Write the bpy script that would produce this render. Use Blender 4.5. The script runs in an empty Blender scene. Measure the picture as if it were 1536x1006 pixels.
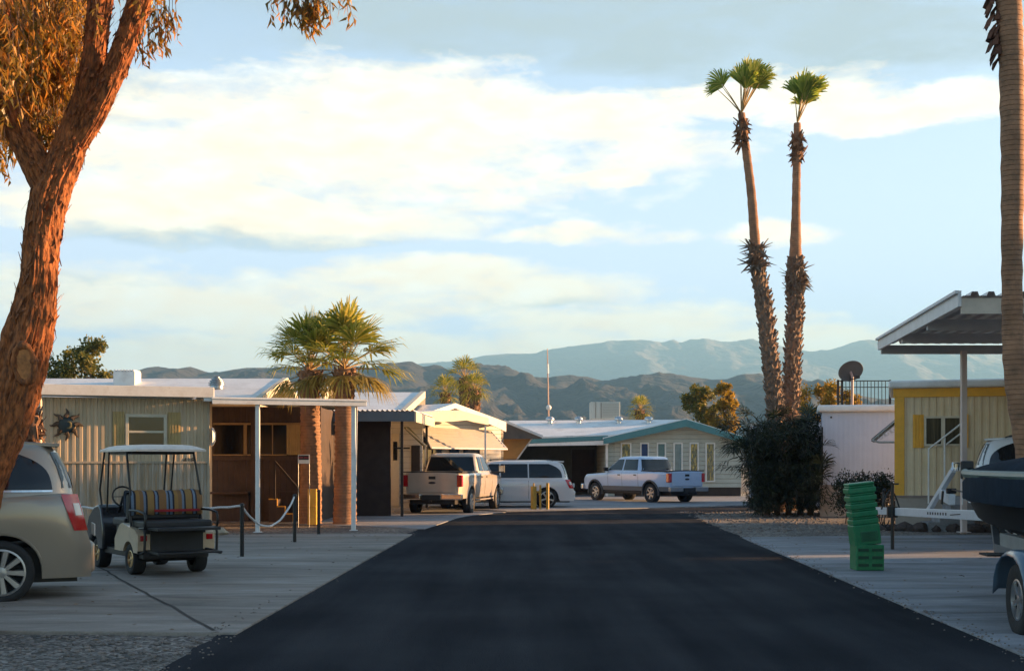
import bpy, math, random
from mathutils import Vector, Matrix, noise
random.seed(7)
C = bpy.context.scene.collection
R = math.radians
F, CX, HZ, CZ = 1900.0, 768.0, 694.0, 1.6      # focal length in px of a 1536 px wide frame, principal column, horizon row, eye height

def P(px, py, Y):
    return Vector(((px - CX) / F * Y, Y, CZ + (HZ - py) / F * Y))
def X(px, Y): return (px - CX) / F * Y
def Z(py, Y): return CZ + (HZ - py) / F * Y

# ------------------------------------------------------------------ materials
MATS = {}
def nodes(name):
    m = bpy.data.materials.new(name); m.use_nodes = True
    nt = m.node_tree; nt.nodes.clear()
    out = nt.nodes.new('ShaderNodeOutputMaterial')
    b = nt.nodes.new('ShaderNodeBsdfPrincipled')
    nt.links.new(b.outputs[0], out.inputs[0])
    return m, nt, b, out
def nn(nt, t, **kw):
    n = nt.nodes.new(t)
    for k, v in kw.items():
        if k.startswith('i_'):
            key = k[2:].replace('_', ' ')
            n.inputs[key].default_value = v
        else: setattr(n, k, v)
    return n
def ramp(nt, stops, interp='LINEAR'):
    r = nt.nodes.new('ShaderNodeValToRGB'); cr = r.color_ramp; cr.interpolation = interp
    while len(cr.elements) < len(stops): cr.elements.new(.5)
    for e, (p, c) in zip(cr.elements, stops):
        e.position = p; e.color = (*c, 1) if len(c) == 3 else c
    return r
def mat(name, col, rough=.6, metal=0, var=.18, vscale=3, bump=0, bscale=40, bdist=.02, spec=.5, coat=0, dirt_or_reflection=None, stretch=(1, 1, 1), col2=None, detail=6):
    if name in MATS: return MATS[name]
    m, nt, b, out = nodes(name)
    b.inputs['Roughness'].default_value = rough
    b.inputs['Metallic'].default_value = metal
    b.inputs['Specular IOR Level'].default_value = spec
    b.inputs['Coat Weight'].default_value = coat
    if coat: b.inputs['Coat Roughness'].default_value = .08
    tc = nn(nt, 'ShaderNodeTexCoord'); mp = nn(nt, 'ShaderNodeMapping')
    mp.inputs['Scale'].default_value = stretch
    nt.links.new(tc.outputs['Object'], mp.inputs[0])
    n = nn(nt, 'ShaderNodeTexNoise', i_Scale=vscale, i_Detail=detail, i_Roughness=.65)
    nt.links.new(mp.outputs[0], n.inputs['Vector'])
    lo = tuple(c * (1 - var) for c in col); hi = tuple(min(1, c * (1 + var)) for c in (col2 or col))
    r = ramp(nt, [(.3, lo), (.7, hi)])
    nt.links.new(n.outputs[0], r.inputs[0])
    last = r.outputs[0]
    if dirt_or_reflection:                                   # (colour, amount, scale) of dirt, or of reflections painted on a pane
        n2 = nn(nt, 'ShaderNodeTexNoise', i_Scale=dirt_or_reflection[2], i_Detail=8, i_Roughness=.75)
        nt.links.new(mp.outputs[0], n2.inputs['Vector'])
        r2 = ramp(nt, [(.48, (0, 0, 0)), (.68, (dirt_or_reflection[1],) * 3)])
        nt.links.new(n2.outputs[0], r2.inputs[0])
        mx = nn(nt, 'ShaderNodeMix', data_type='RGBA')
        nt.links.new(r2.outputs[0], mx.inputs[0]); nt.links.new(last, mx.inputs[6])
        mx.inputs[7].default_value = (*dirt_or_reflection[0], 1); last = mx.outputs[2]
    nt.links.new(last, b.inputs['Base Color'])
    if bump:
        n3 = nn(nt, 'ShaderNodeTexNoise', i_Scale=bscale, i_Detail=5)
        nt.links.new(mp.outputs[0], n3.inputs['Vector'])
        bp = nn(nt, 'ShaderNodeBump', i_Strength=bump, i_Distance=bdist)
        nt.links.new(n3.outputs[0], bp.inputs['Height']); nt.links.new(bp.outputs[0], b.inputs['Normal'])
    MATS[name] = m
    return m
def bands(name, col, axis, pitch, depth=.012, rough=.55, profile='SAW', var=.12, dirt_or_reflection=None):
    """siding: bump of boards or laps along one object axis"""
    if name in MATS: return MATS[name]
    m = mat(name, col, rough=rough, var=var, vscale=2.2, dirt_or_reflection=dirt_or_reflection)
    nt = m.node_tree; b = [n for n in nt.nodes if n.type == 'BSDF_PRINCIPLED'][0]
    tc = nn(nt, 'ShaderNodeTexCoord'); sp = nn(nt, 'ShaderNodeSeparateXYZ')
    nt.links.new(tc.outputs['Object'], sp.inputs[0])
    mu = nn(nt, 'ShaderNodeMath', operation='DIVIDE'); mu.inputs[1].default_value = pitch
    nt.links.new(sp.outputs[axis], mu.inputs[0])
    fr = nn(nt, 'ShaderNodeMath', operation='FRACT'); nt.links.new(mu.outputs[0], fr.inputs[0])
    rp = ramp(nt, [(0, (0, 0, 0)), (.06, (.2, .2, .2)), (.14, (1, 1, 1)), (1, (.55, .55, .55))])
    nt.links.new(fr.outputs[0], rp.inputs[0])
    bp = nn(nt, 'ShaderNodeBump', i_Strength=1, i_Distance=depth)
    nt.links.new(rp.outputs[0], bp.inputs['Height']); nt.links.new(bp.outputs[0], b.inputs['Normal'])
    # base colour is darker along one edge of every board
    src = b.inputs['Base Color'].links[0].from_socket
    mx = nn(nt, 'ShaderNodeMix', data_type='RGBA', blend_type='MULTIPLY'); mx.inputs[0].default_value = 1
    r2 = ramp(nt, [(0, (.45, .45, .45)), (.09, (1, 1, 1))])
    nt.links.new(fr.outputs[0], r2.inputs[0])
    nt.links.new(src, mx.inputs[6]); nt.links.new(r2.outputs[0], mx.inputs[7])
    nt.links.new(mx.outputs[2], b.inputs['Base Color'])
    return m
def leafmat(name, c1, c2, c3, trans=.35, rough=.55):
    if name in MATS: return MATS[name]
    m, nt, b, out = nodes(name)
    g = nn(nt, 'ShaderNodeNewGeometry')
    r = ramp(nt, [(0, c1), (.55, c2), (1, c3)])
    nt.links.new(g.outputs['Random Per Island'], r.inputs[0])
    nt.links.new(r.outputs[0], b.inputs['Base Color'])
    b.inputs['Roughness'].default_value = rough
    t = nn(nt, 'ShaderNodeBsdfTranslucent'); nt.links.new(r.outputs[0], t.inputs[0])
    mx = nn(nt, 'ShaderNodeMixShader'); mx.inputs[0].default_value = trans
    nt.links.new(b.outputs[0], mx.inputs[1]); nt.links.new(t.outputs[0], mx.inputs[2])
    nt.links.new(mx.outputs[0], out.inputs[0])
    MATS[name] = m
    return m
def stripes(name, stops, axis, scale, off=0, rough=.9):
    if name in MATS: return MATS[name]
    m, nt, b, out = nodes(name)
    tc = nn(nt, 'ShaderNodeTexCoord'); sp = nn(nt, 'ShaderNodeSeparateXYZ')
    nt.links.new(tc.outputs['Object'], sp.inputs[0])
    mu = nn(nt, 'ShaderNodeMath', operation='MULTIPLY_ADD'); mu.inputs[1].default_value = scale; mu.inputs[2].default_value = off
    nt.links.new(sp.outputs[axis], mu.inputs[0])
    fr = nn(nt, 'ShaderNodeMath', operation='FRACT'); nt.links.new(mu.outputs[0], fr.inputs[0])
    rp = ramp(nt, stops, 'CONSTANT'); nt.links.new(fr.outputs[0], rp.inputs[0])
    nt.links.new(rp.outputs[0], b.inputs['Base Color']); b.inputs['Roughness'].default_value = rough
    MATS[name] = m
    return m

def ground_mats():
    # asphalt
    m, nt, b, out = nodes('asphalt'); MATS['asphalt'] = m
    tc = nn(nt, 'ShaderNodeTexCoord')
    n1 = nn(nt, 'ShaderNodeTexNoise', i_Scale=.35, i_Detail=5); n2 = nn(nt, 'ShaderNodeTexNoise', i_Scale=90, i_Detail=3)
    mp = nn(nt, 'ShaderNodeMapping'); mp.inputs['Scale'].default_value = (1.6, .12, 1)
    n4 = nn(nt, 'ShaderNodeTexNoise', i_Scale=1.1, i_Detail=6)
    for n in (n1, n2): nt.links.new(tc.outputs['Object'], n.inputs['Vector'])
    nt.links.new(tc.outputs['Object'], mp.inputs[0]); nt.links.new(mp.outputs[0], n4.inputs['Vector'])
    a = nn(nt, 'ShaderNodeMath', operation='ADD'); nt.links.new(n1.outputs[0], a.inputs[0]); nt.links.new(n4.outputs[0], a.inputs[1])
    a2 = nn(nt, 'ShaderNodeMath', operation='MULTIPLY_ADD'); a2.inputs[1].default_value = .35
    nt.links.new(n2.outputs[0], a2.inputs[0]); nt.links.new(a.outputs[0], a2.inputs[2])
    r = ramp(nt, [(.34, (.011, .0125, .0165)), (.46, (.019, .0215, .027)), (.55, (.027, .030, .036)), (.70, (.048, .050, .056))])
    s = nn(nt, 'ShaderNodeMath', operation='MULTIPLY'); s.inputs[1].default_value = .5
    nt.links.new(a2.outputs[0], s.inputs[0]); nt.links.new(s.outputs[0], r.inputs[0])
    nt.links.new(r.outputs[0], b.inputs['Base Color']); b.inputs['Roughness'].default_value = .95
    b.inputs['Specular IOR Level'].default_value = .04
    v = nn(nt, 'ShaderNodeTexVoronoi', i_Scale=70)
    nt.links.new(tc.outputs['Object'], v.inputs['Vector'])
    bp = nn(nt, 'ShaderNodeBump', i_Strength=.8, i_Distance=.014)
    nt.links.new(v.outputs[0], bp.inputs['Height']); nt.links.new(bp.outputs[0], b.inputs['Normal'])
    # concrete
    for nm, ca, cb, joint in (('concrete', (.17, .145, .12), (.34, .30, .26), 1), ('concrete_plain', (.145, .155, .17), (.31, .325, .35), 0)):
        m, nt, b, out = nodes(nm); MATS[nm] = m
        tc = nn(nt, 'ShaderNodeTexCoord')
        mp = nn(nt, 'ShaderNodeMapping'); mp.inputs['Scale'].default_value = (.35, 1.5, 1); mp.inputs['Rotation'].default_value = (0, 0, R(-12))
        nt.links.new(tc.outputs['Object'], mp.inputs[0])
        n1 = nn(nt, 'ShaderNodeTexNoise', i_Scale=.9, i_Detail=10, i_Roughness=.74, i_Distortion=.5)
        nt.links.new(mp.outputs[0], n1.inputs['Vector'])
        n2 = nn(nt, 'ShaderNodeTexNoise', i_Scale=60, i_Detail=4); nt.links.new(tc.outputs['Object'], n2.inputs['Vector'])
        a = nn(nt, 'ShaderNodeMath', operation='MULTIPLY_ADD'); a.inputs[1].default_value = .25
        nt.links.new(n2.outputs[0], a.inputs[0]); nt.links.new(n1.outputs[0], a.inputs[2])
        ca, cb = tuple(x * .55 for x in ca), tuple(x * .92 for x in cb); r = ramp(nt, [(.40, ca), (.56, tuple((x + y) / 2 for x, y in zip(ca, cb))), (.72, cb), (.84, (.42, .42, .44))])
        nt.links.new(a.outputs[0], r.inputs[0])
        n3 = nn(nt, 'ShaderNodeTexNoise', i_Scale=.55, i_Detail=7, i_Roughness=.7); n3.noise_dimensions = '4D'; n3.inputs['W'].default_value = 3
        nt.links.new(mp.outputs[0], n3.inputs['Vector'])
        r3 = ramp(nt, [(.5, (1, 1, 1)), (.72, (.55, .43, .33))])
        nt.links.new(n3.outputs[0], r3.inputs[0])
        mx = nn(nt, 'ShaderNodeMix', data_type='RGBA', blend_type='MULTIPLY'); mx.inputs[0].default_value = .9
        nt.links.new(r.outputs[0], mx.inputs[6]); nt.links.new(r3.outputs[0], mx.inputs[7])
        nt.links.new(mx.outputs[2], b.inputs['Base Color']); b.inputs['Roughness'].default_value = .8
        bp = nn(nt, 'ShaderNodeBump', i_Strength=.35, i_Distance=.01)
        nt.links.new(n2.outputs[0], bp.inputs['Height']); nt.links.new(bp.outputs[0], b.inputs['Normal'])
    # gravel
    for nm, c1, c2, c3, sc in (('gravel', (.06, .052, .045), (.19, .165, .14), (.42, .38, .34), 26), ('desert', (.14, .11, .08), (.22, .18, .13), (.3, .25, .19), 1.5)):
        m, nt, b, out = nodes(nm); MATS[nm] = m
        tc = nn(nt, 'ShaderNodeTexCoord')
        v = nn(nt, 'ShaderNodeTexVoronoi', i_Scale=sc); nt.links.new(tc.outputs['Object'], v.inputs['Vector'])
        sep = nn(nt, 'ShaderNodeSeparateColor'); nt.links.new(v.outputs['Color'], sep.inputs[0])
        r = ramp(nt, [(0, c1), (.5, c2), (1, c3)]); nt.links.new(sep.outputs[0], r.inputs[0])
        n = nn(nt, 'ShaderNodeTexNoise', i_Scale=.8, i_Detail=6); nt.links.new(tc.outputs['Object'], n.inputs['Vector'])
        r2 = ramp(nt, [(.35, (.55, .55, .55)), (.65, (1, 1, 1))]); nt.links.new(n.outputs[0], r2.inputs[0])
        mx = nn(nt, 'ShaderNodeMix', data_type='RGBA', blend_type='MULTIPLY'); mx.inputs[0].default_value = 1
        nt.links.new(r.outputs[0], mx.inputs[6]); nt.links.new(r2.outputs[0], mx.inputs[7])
        nt.links.new(mx.outputs[2], b.inputs['Base Color']); b.inputs['Roughness'].default_value = .9
        bp = nn(nt, 'ShaderNodeBump', i_Strength=1, i_Distance=.03); bp.invert = True
        nt.links.new(v.outputs['Distance'], bp.inputs['Height']); nt.links.new(bp.outputs[0], b.inputs['Normal'])
ground_mats()

# ------------------------------------------------------------------ mesh builder
FR = {}
def frame(o):
    while o.parent: o = o.parent
    return FR[o.name]
class MB:
    def __init__(s): s.v = []; s.f = []
    def add(s, vs, fs, M=None):
        k = len(s.v)
        s.v += [(M @ Vector(p)) if M else Vector(p) for p in vs]
        s.f += [tuple(i + k for i in f) for f in fs]
        return s
    def box(s, x0, x1, y0, y1, z0, z1, M=None):
        return s.add([(x0, y0, z0), (x1, y0, z0), (x1, y1, z0), (x0, y1, z0), (x0, y0, z1), (x1, y0, z1), (x1, y1, z1), (x0, y1, z1)],
                     [(3, 2, 1, 0), (4, 5, 6, 7), (0, 1, 5, 4), (1, 2, 6, 5), (2, 3, 7, 6), (3, 0, 4, 7)], M)
    def bar(s, a, b, w, h=None, up=(0, 0, 1)):
        a, b = Vector(a), Vector(b); h = h or w; d = (b - a); L = d.length; d.normalize()
        u = Vector(up)
        if abs(d.dot(u)) > .98: u = Vector((0, 1, 0))
        sd = d.cross(u).normalized(); u = sd.cross(d)
        M = Matrix((( d.x, sd.x, u.x, a.x), (d.y, sd.y, u.y, a.y), (d.z, sd.z, u.z, a.z), (0, 0, 0, 1)))
        return s.box(0, L, -w / 2, w / 2, -h / 2, h / 2, M)
    def slab(s, p, t, down=True):
        p = [Vector(q) for q in p]
        n = Vector((0, 0, -t)) if down is True else Vector(down).normalized() * t
        k = len(p)
        return s.add(p + [q + n for q in p], [tuple(range(k)), tuple(range(2 * k - 1, k - 1, -1))] + [(i, i + k, (i + 1) % k + k, (i + 1) % k) for i in range(k)])
    def tube(s, pts, rad, n=10, cap=True, fn=None):
        pts = [Vector(p) for p in pts]; m = len(pts)
        if not hasattr(rad, '__len__'): rad = [rad] * m
        vs = []; ref = None
        for i, p in enumerate(pts):
            d = (pts[min(i + 1, m - 1)] - pts[max(i - 1, 0)]).normalized()
            if ref is None:
                ref = Vector((0, 1, 0)) if abs(d.y) < .9 else Vector((1, 0, 0))
            a = d.cross(ref).normalized(); b2 = a.cross(d).normalized(); ref = b2
            # keep the frame steady along the tube
            for j in range(n):
                t = 2 * math.pi * j / n
                r = rad[i] * (fn(i / (m - 1), t, p) if fn else 1)
                vs.append(p + (a * math.cos(t) + b2 * math.sin(t)) * r)
        fs = [(i * n + j, i * n + (j + 1) % n, (i + 1) * n + (j + 1) % n, (i + 1) * n + j) for i in range(m - 1) for j in range(n)]
        if cap: fs += [tuple(range(n - 1, -1, -1)), tuple((m - 1) * n + j for j in range(n))]
        return s.add(vs, fs)
    def lathe(s, prof, n=24, M=None, cap=False):
        """profile of (radius, height) turned about the local z axis"""
        m = len(prof); vs = []
        for r, z in prof:
            for j in range(n):
                t = 2 * math.pi * j / n; vs.append((r * math.cos(t), r * math.sin(t), z))
        fs = [(i * n + j, i * n + (j + 1) % n, (i + 1) * n + (j + 1) % n, (i + 1) * n + j) for i in range(m - 1) for j in range(n)]
        if cap: fs += [tuple(range(n - 1, -1, -1)), tuple((m - 1) * n + j for j in range(n))]
        return s.add(vs, fs, M)
    def grid(s, rows):
        n = len(rows[0]); vs = [p for r in rows for p in r]
        return s.add(vs, [(i * n + j, i * n + j + 1, (i + 1) * n + j + 1, (i + 1) * n + j) for i in range(len(rows) - 1) for j in range(n - 1)])
    def ribs(s, a, b, z0, z1, pitch, depth, flat=.45, top=None):
        """vertical-ribbed sheet between two ground points; the ribs stand out to the right of a->b"""
        a, b = Vector((a[0], a[1], 0)), Vector((b[0], b[1], 0)); d = (b - a); L = d.length; d.normalize()
        nrm = Vector((d.y, -d.x, 0)); prof = []; x = 0
        while x < L:
            for t, h in ((0, 0), (flat, 0), (flat + .08, 1), (.92, 1)):
                xx = x + t * pitch
                if xx <= L: prof.append((xx, h))
            x += pitch
        prof.append((L, prof[-1][1]))
        rows = []
        for zz in (0, 1):
            rows.append([a + d * x + nrm * h * depth + Vector((0, 0, z0 if zz == 0 else (top(x / L) if top else z1))) for x, h in prof])
        s.grid(rows)
        return s
    def xf(s, M): s.v = [M @ v for v in s.v]; return s
    def build(s, name, m, parent=None, smooth=False, bevel=0, world=True, angle=40, seg=2, extra=None):
        nf = len(s.f)
        if extra: k = len(s.v); s.v = s.v + extra[0].v; s.f = s.f + [tuple(i + k for i in f) for f in extra[0].f]
        vs = s.v
        if parent is not None and world:
            Mi = frame(parent).inverted(); vs = [Mi @ v for v in vs]
        me = bpy.data.meshes.new(name); me.from_pydata([tuple(v) for v in vs], [], s.f); me.update()
        if smooth:
            me.polygons.foreach_set('use_smooth', [True] * len(me.polygons))
            if angle < 180: me.set_sharp_from_angle(angle=R(angle))
        me.materials.append(m)
        if extra:
            me.materials.append(extra[1]); me.polygons.foreach_set('material_index', [0] * nf + [1] * (len(s.f) - nf))
        o = bpy.data.objects.new(name, me); C.objects.link(o)
        if parent is not None: o.parent = parent
        if bevel:
            b = o.modifiers.new('bevel', 'BEVEL'); b.width = bevel; b.segments = seg; b.limit_method = 'ANGLE'; b.angle_limit = R(35)
        return o

def tag(o, label=None, cat=None, group=None, kind=None):
    if label: o['label'] = label
    if cat: o['category'] = cat
    if group: o['group'] = group
    if kind: o['kind'] = kind
    if o.type == 'MESH' and o.parent is None: FR[o.name] = Matrix.Identity(4)
    return o
def thing(name, label, cat, loc=(0, 0, 0), rz=0, group=None):
    o = bpy.data.objects.new(name, None); C.objects.link(o)
    o.location = loc; o.rotation_euler = (0, 0, rz); o.empty_display_size = .3
    FR[o.name] = Matrix.Translation(loc) @ Matrix.Rotation(rz, 4, 'Z')
    return tag(o, label, cat, group)
def text_part(name, body, size, m, parent, loc, rot=(math.pi / 2, 0, 0), depth=.004):
    """a mesh of the lettering; loc/rot in the parent's frame"""
    cu = bpy.data.curves.new(name, 'FONT'); cu.body = body; cu.size = size; cu.extrude = depth; cu.align_x = 'CENTER'; cu.align_y = 'CENTER'
    t = bpy.data.objects.new(name, cu); C.objects.link(t)
    dg = bpy.context.evaluated_depsgraph_get(); me = bpy.data.meshes.new_from_object(t.evaluated_get(dg))
    bpy.data.objects.remove(t)
    me.materials.clear(); me.materials.append(m)
    o = bpy.data.objects.new(name, me); C.objects.link(o); o.parent = parent; o.location = loc; o.rotation_euler = rot
    return o

# common materials
WHITE = mat('white_paint', (.72, .72, .70), .5, var=.06, dirt_or_reflection=((.42, .38, .33), .5, 3))
ROOFW = mat('white_roof', (.78, .78, .77), .55, var=.06, vscale=1.2, bump=.3, bscale=8, dirt_or_reflection=((.5, .47, .43), .55, 1.3))
CREAM = mat('cream_paint', (.66, .58, .44), .5, var=.08, dirt_or_reflection=((.4, .33, .24), .4, 3))
GLASS = mat('dark_glass', (.012, .014, .016), .04, var=.1, spec=.6)
TINT = mat('tinted_car_glass', (.008, .009, .01), .03, var=.1, spec=.55)
BLACK = mat('black_plastic', (.016, .016, .017), .5, var=.2, vscale=20)
BLKMET = mat('black_metal', (.02, .02, .02), .4, metal=.3, var=.2, vscale=20)
RUBBER = mat('rubber', (.018, .018, .018), .8, var=.25, vscale=30, bump=.3, bscale=60)
CHROME = mat('chrome', (.65, .65, .65), .18, metal=1, var=.1)
ALLOY = mat('alloy', (.42, .42, .42), .35, metal=.85, var=.08)
REDL = mat('red_lens', (.50, .006, .008), .12, var=.15, coat=1)
CLEARL = mat('clear_lens', (.55, .55, .52), .12, var=.1, coat=1)
TEAL = mat('teal_trim_paint', (.065, .20, .22), .5, var=.12, dirt_or_reflection=((.12, .22, .22), .4, 4))
BROWN = bands('brown_boards', (.058, .035, .024), 0, .155, depth=.012, rough=.75, var=.3, dirt_or_reflection=((.045, .03, .022), .6, 4))
BROWNF = mat('brown_wood', (.058, .035, .024), .7, var=.25, vscale=4, stretch=(6, 6, .6))
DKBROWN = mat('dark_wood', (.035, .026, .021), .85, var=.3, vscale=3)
YELLOW = mat('ochre_paint', (.80, .40, .04), .55, var=.1, dirt_or_reflection=((.45, .28, .06), .35, 4))
CONC = MATS['concrete']; CONCP = MATS['concrete_plain']

# ------------------------------------------------------------------ setting
def sheet(name, pts, z, m, kind='structure', t=None):
    b = MB()
    if t: b.slab([(x, y, z) for x, y in pts], t)
    else: b.add([(x, y, z) for x, y in pts], [tuple(range(len(pts)))])
    o = b.build(name, m); tag(o, kind=kind)
    return o
b = MB(); S = 9000
b.add([(-S, -300, -.02), (S, -300, -.02), (S, S, -.02), (-S, S, -.02)], [(0, 1, 2, 3)])
tag(b.build('ground', MATS['desert']), kind='structure')
# gravel round the homes
b = MB(); b.add([(-45, -25, -.004), (45, -25, -.004), (45, 95, -.004), (-45, 95, -.004)], [(0, 1, 2, 3)])
tag(b.build('gravel', MATS['gravel']), kind='structure')
def wob(pts, amp=.035, step=.35, seed=0):
    """worn, uneven edge along a polyline"""
    out = []
    for (x0, y0), (x1, y1) in zip(pts[:-1], pts[1:]):
        L = math.hypot(x1 - x0, y1 - y0); n = max(1, int(L / step)); nx, ny = -(y1 - y0) / L, (x1 - x0) / L
        for i in range(n):
            t = i / n; a = amp * noise.noise(Vector((x0 + (x1 - x0) * t, y0 + (y1 - y0) * t, seed)) * 2.3) * 2
            out.append((x0 + (x1 - x0) * t + nx * a, y0 + (y1 - y0) * t + ny * a))
    out.append(pts[-1]); return out
left_edge = [(-2.9, -25), (-2.72, 9.7), (-2.74, 11.75), (-2.35, 28.7), (-2.13, 31.7), (-1.85, 35.5), (-1.45, 38.6), (-.4, 40.9), (2.2, 42.6), (9.0, 46.9), (16, 49.2), (60, 52)]
right_edge = [(60, 46.5), (16, 45.2), (8.3, 43.0), (6.4, 41), (5.55, 38.6), (5.15, 33.4), (4.95, 26.7), (4.28, 10.6), (4.1, -25)]
road = wob(left_edge, .05) + wob(right_edge, .05, seed=5)
sheet('road', road, .012, MATS['asphalt'])
pad_l = [(-2.70, 11.72), (-2.5, 20), (-2.33, 28.3), (-4.2, 28.3), (-14, 25.2), (-16, 12.9)]
b = MB(); b.slab([(x, y, .034) for x, y in [(-16, 12.6), (-2.55, 11.72), (-2.38, 20), (-2.2, 28.0), (-4.2, 28.3), (-14.0, 25.2)]], .06)
tag(b.build('left_driveway', CONC, bevel=.012), kind='structure')
# expansion joint of the driveway
b = MB()
def strip(b, pts, w, z):
    for (x0, y0), (x1, y1) in zip(pts[:-1], pts[1:]):
        L = math.hypot(x1 - x0, y1 - y0); nx, ny = -(y1 - y0) / L * w / 2, (x1 - x0) / L * w / 2
        b.add([(x0 + nx, y0 + ny, z), (x0 - nx, y0 - ny, z), (x1 - nx, y1 - ny, z), (x1 + nx, y1 + ny, z)], [(0, 1, 2, 3)])
strip(b, wob([(-2.78, 11.85), (-3.9, 14.2), (-5.35, 17.2), (-7.2, 21.2)], .02, .4), .035, .0395)
strip(b, wob([(-2.42, 19.2), (-5.5, 18.6), (-9, 17.8)], .015, .5), .018, .0395)
strip(b, wob([(-2.4, 24.2), (-6, 22.9), (-9, 21.6)], .015, .5), .022, .0395)
tag(b.build('driveway_joints', mat('joint_dirt', (.05, .04, .033), .95)), kind='structure')
b = MB(); b.slab([(x, y, .03) for x, y in [(-2.1, 30.3), (-1.85, 33.0), (-1.6, 36.3), (-1.25, 38.2), (-.2, 40.6), (-3, 44), (-9, 46), (-9, 38), (-4.6, 37), (-8.2, 34.2), (-3.2, 31.4)]], .05)
tag(b.build('middle_driveway', CONCP, bevel=.01), kind='structure')
b = MB(); b.slab([(x, y, .03) for x, y in [(2.2, 42.9), (9.2, 47.4), (16, 49.9), (26, 51), (26, 64), (-4, 64), (-4, 45.0), (-.2, 41.9)]], .05)
tag(b.build('far_driveway', CONCP), kind='structure')
b = MB(); b.slab([(x, y, .034) for x, y in [(4.05, 4), (4.2, 10.6), (4.86, 26.8), (7.0, 27.2), (20, 29.2), (24, 29.5), (24, 4)]], .06)
tag(b.build('right_driveway', CONCP, bevel=.012), kind='structure')
b = MB()
strip(b, wob([(4.55, 19.5), (20, 21)], .015, .5), .02, .0395); strip(b, wob([(4.3, 13.2), (20, 14)], .015, .5), .02, .0395)
strip(b, [(9.6, 5), (9.2, 28)], .02, .0405)
tag(b.build('right_driveway_joints', MATS['joint_dirt']), kind='structure')

# mountains -------------------------------------------------------
def sky_z(pts, Yd):
    def f(px):
        if px <= pts[0][0]: y = pts[0][1]
        elif px >= pts[-1][0]: y = pts[-1][1]
        else:
            for (a, ya), (c, yc) in zip(pts[:-1], pts[1:]):
                if a <= px <= c: y = ya + (yc - ya) * (px - a) / (c - a); break
        return (HZ - y) / F * Yd
    return f
def ridge(name, pts, Yd, depth, cols, px0, px1, rough, m, rows=46, seed=0, back=.5):
    f = sky_z(pts, Yd); g = []
    for r in range(rows):
        t = r / (rows - 1)
        row = []
        for c in range(cols):
            px = px0 + (px1 - px0) * c / (cols - 1)
            if t < .72: k = t / .72; y = Yd - depth * (1 - k)
            else: k = 1 - (t - .72) / .28 * .9; y = Yd + depth * back * (t - .72) / .28
            x = (px - CX) / F * Yd
            q = Vector((x / depth * 5 + seed, y / depth * 2.6, seed))
            spur = noise.ridged_multi_fractal(q * 1.0, .9, 2.1, 5, 1.0, 2.0)
            fine = noise.fractal(Vector((x / depth * 22, y / depth * 14, seed + 3)), .7, 2.2, 8)
            top = f(px) + abs(fine) * rough * .12
            h = top * (k ** 1.25) * (1 if abs(t - .72) < .012 else 1) + (spur - 1.1) * rough * 1.3 * k * (1 - k) * 3 + fine * rough * .5 * (1 - k) * k * 3
            if k > .93: h = top * (k ** 1.25) + fine * rough * .12
            row.append(Vector((x, y, max(h, -5) if t > 0 else -6)))
        g.append(row)
    b = MB(); b.grid(g)
    o = b.build(name, m, smooth=True, angle=180); tag(o, kind='structure')
MTN1 = mat('near_hill_rock', (.010, .011, .014), .95, var=.5, vscale=.012, col2=(.020, .018, .018), bump=1, bscale=.03, bdist=14, detail=10, dirt_or_reflection=((.035, .027, .024), .6, .02))
MTN2 = mat('far_range_rock', (.085, .08, .08), .95, var=.35, vscale=.003, detail=10, bump=1, bscale=.008, bdist=50, dirt_or_reflection=((.14, .12, .11), .6, .006))
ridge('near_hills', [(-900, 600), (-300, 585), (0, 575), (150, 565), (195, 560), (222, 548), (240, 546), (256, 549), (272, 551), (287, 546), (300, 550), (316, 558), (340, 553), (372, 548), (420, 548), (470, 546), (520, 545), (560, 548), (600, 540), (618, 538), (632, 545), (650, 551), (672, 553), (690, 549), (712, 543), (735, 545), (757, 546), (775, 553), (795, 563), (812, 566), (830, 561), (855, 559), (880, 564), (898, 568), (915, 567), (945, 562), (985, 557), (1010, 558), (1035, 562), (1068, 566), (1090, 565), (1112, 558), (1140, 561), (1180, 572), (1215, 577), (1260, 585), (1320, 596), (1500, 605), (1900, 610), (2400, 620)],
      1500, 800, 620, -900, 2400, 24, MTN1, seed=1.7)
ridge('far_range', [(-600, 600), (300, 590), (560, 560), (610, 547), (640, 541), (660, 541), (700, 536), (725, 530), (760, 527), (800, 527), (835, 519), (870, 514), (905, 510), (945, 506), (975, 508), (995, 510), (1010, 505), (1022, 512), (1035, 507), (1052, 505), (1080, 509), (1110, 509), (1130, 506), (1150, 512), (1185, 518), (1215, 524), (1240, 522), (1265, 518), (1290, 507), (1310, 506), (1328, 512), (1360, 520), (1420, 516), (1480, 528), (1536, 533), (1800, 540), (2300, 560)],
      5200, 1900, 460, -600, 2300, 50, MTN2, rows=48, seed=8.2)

# ------------------------------------------------------------------ vegetation
def leaf_cloud(b, clumps, n, size, aspect=.45, down=0., flat=1.0):
    for _ in range(n):
        c, r = random.choice(clumps)
        while True:
            d = Vector((random.uniform(-1, 1), random.uniform(-1, 1), random.uniform(-1, 1)))
            if .05 < d.length < 1: break
        d = d.normalized() * (random.random() ** .45)
        k = 1 + .35 * noise.noise((Vector(c) + d * r) * (1.3 / r))
        p = Vector(c) + Vector((d.x * r * k, d.y * r * k, d.z * r * k * flat))
        a = Vector((random.gauss(0, 1), random.gauss(0, 1), random.gauss(0, 1) - down)).normalized()
        w = a.cross(Vector((random.gauss(0, 1), random.gauss(0, 1), random.gauss(0, 1)))).normalized()
        L = size * random.uniform(.6, 1.3); W = L * aspect
        b.add([p, p + a * L * .5 + w * W * .5, p + a * L, p + a * L * .5 - w * W * .5], [(0, 1, 2, 3)])
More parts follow.
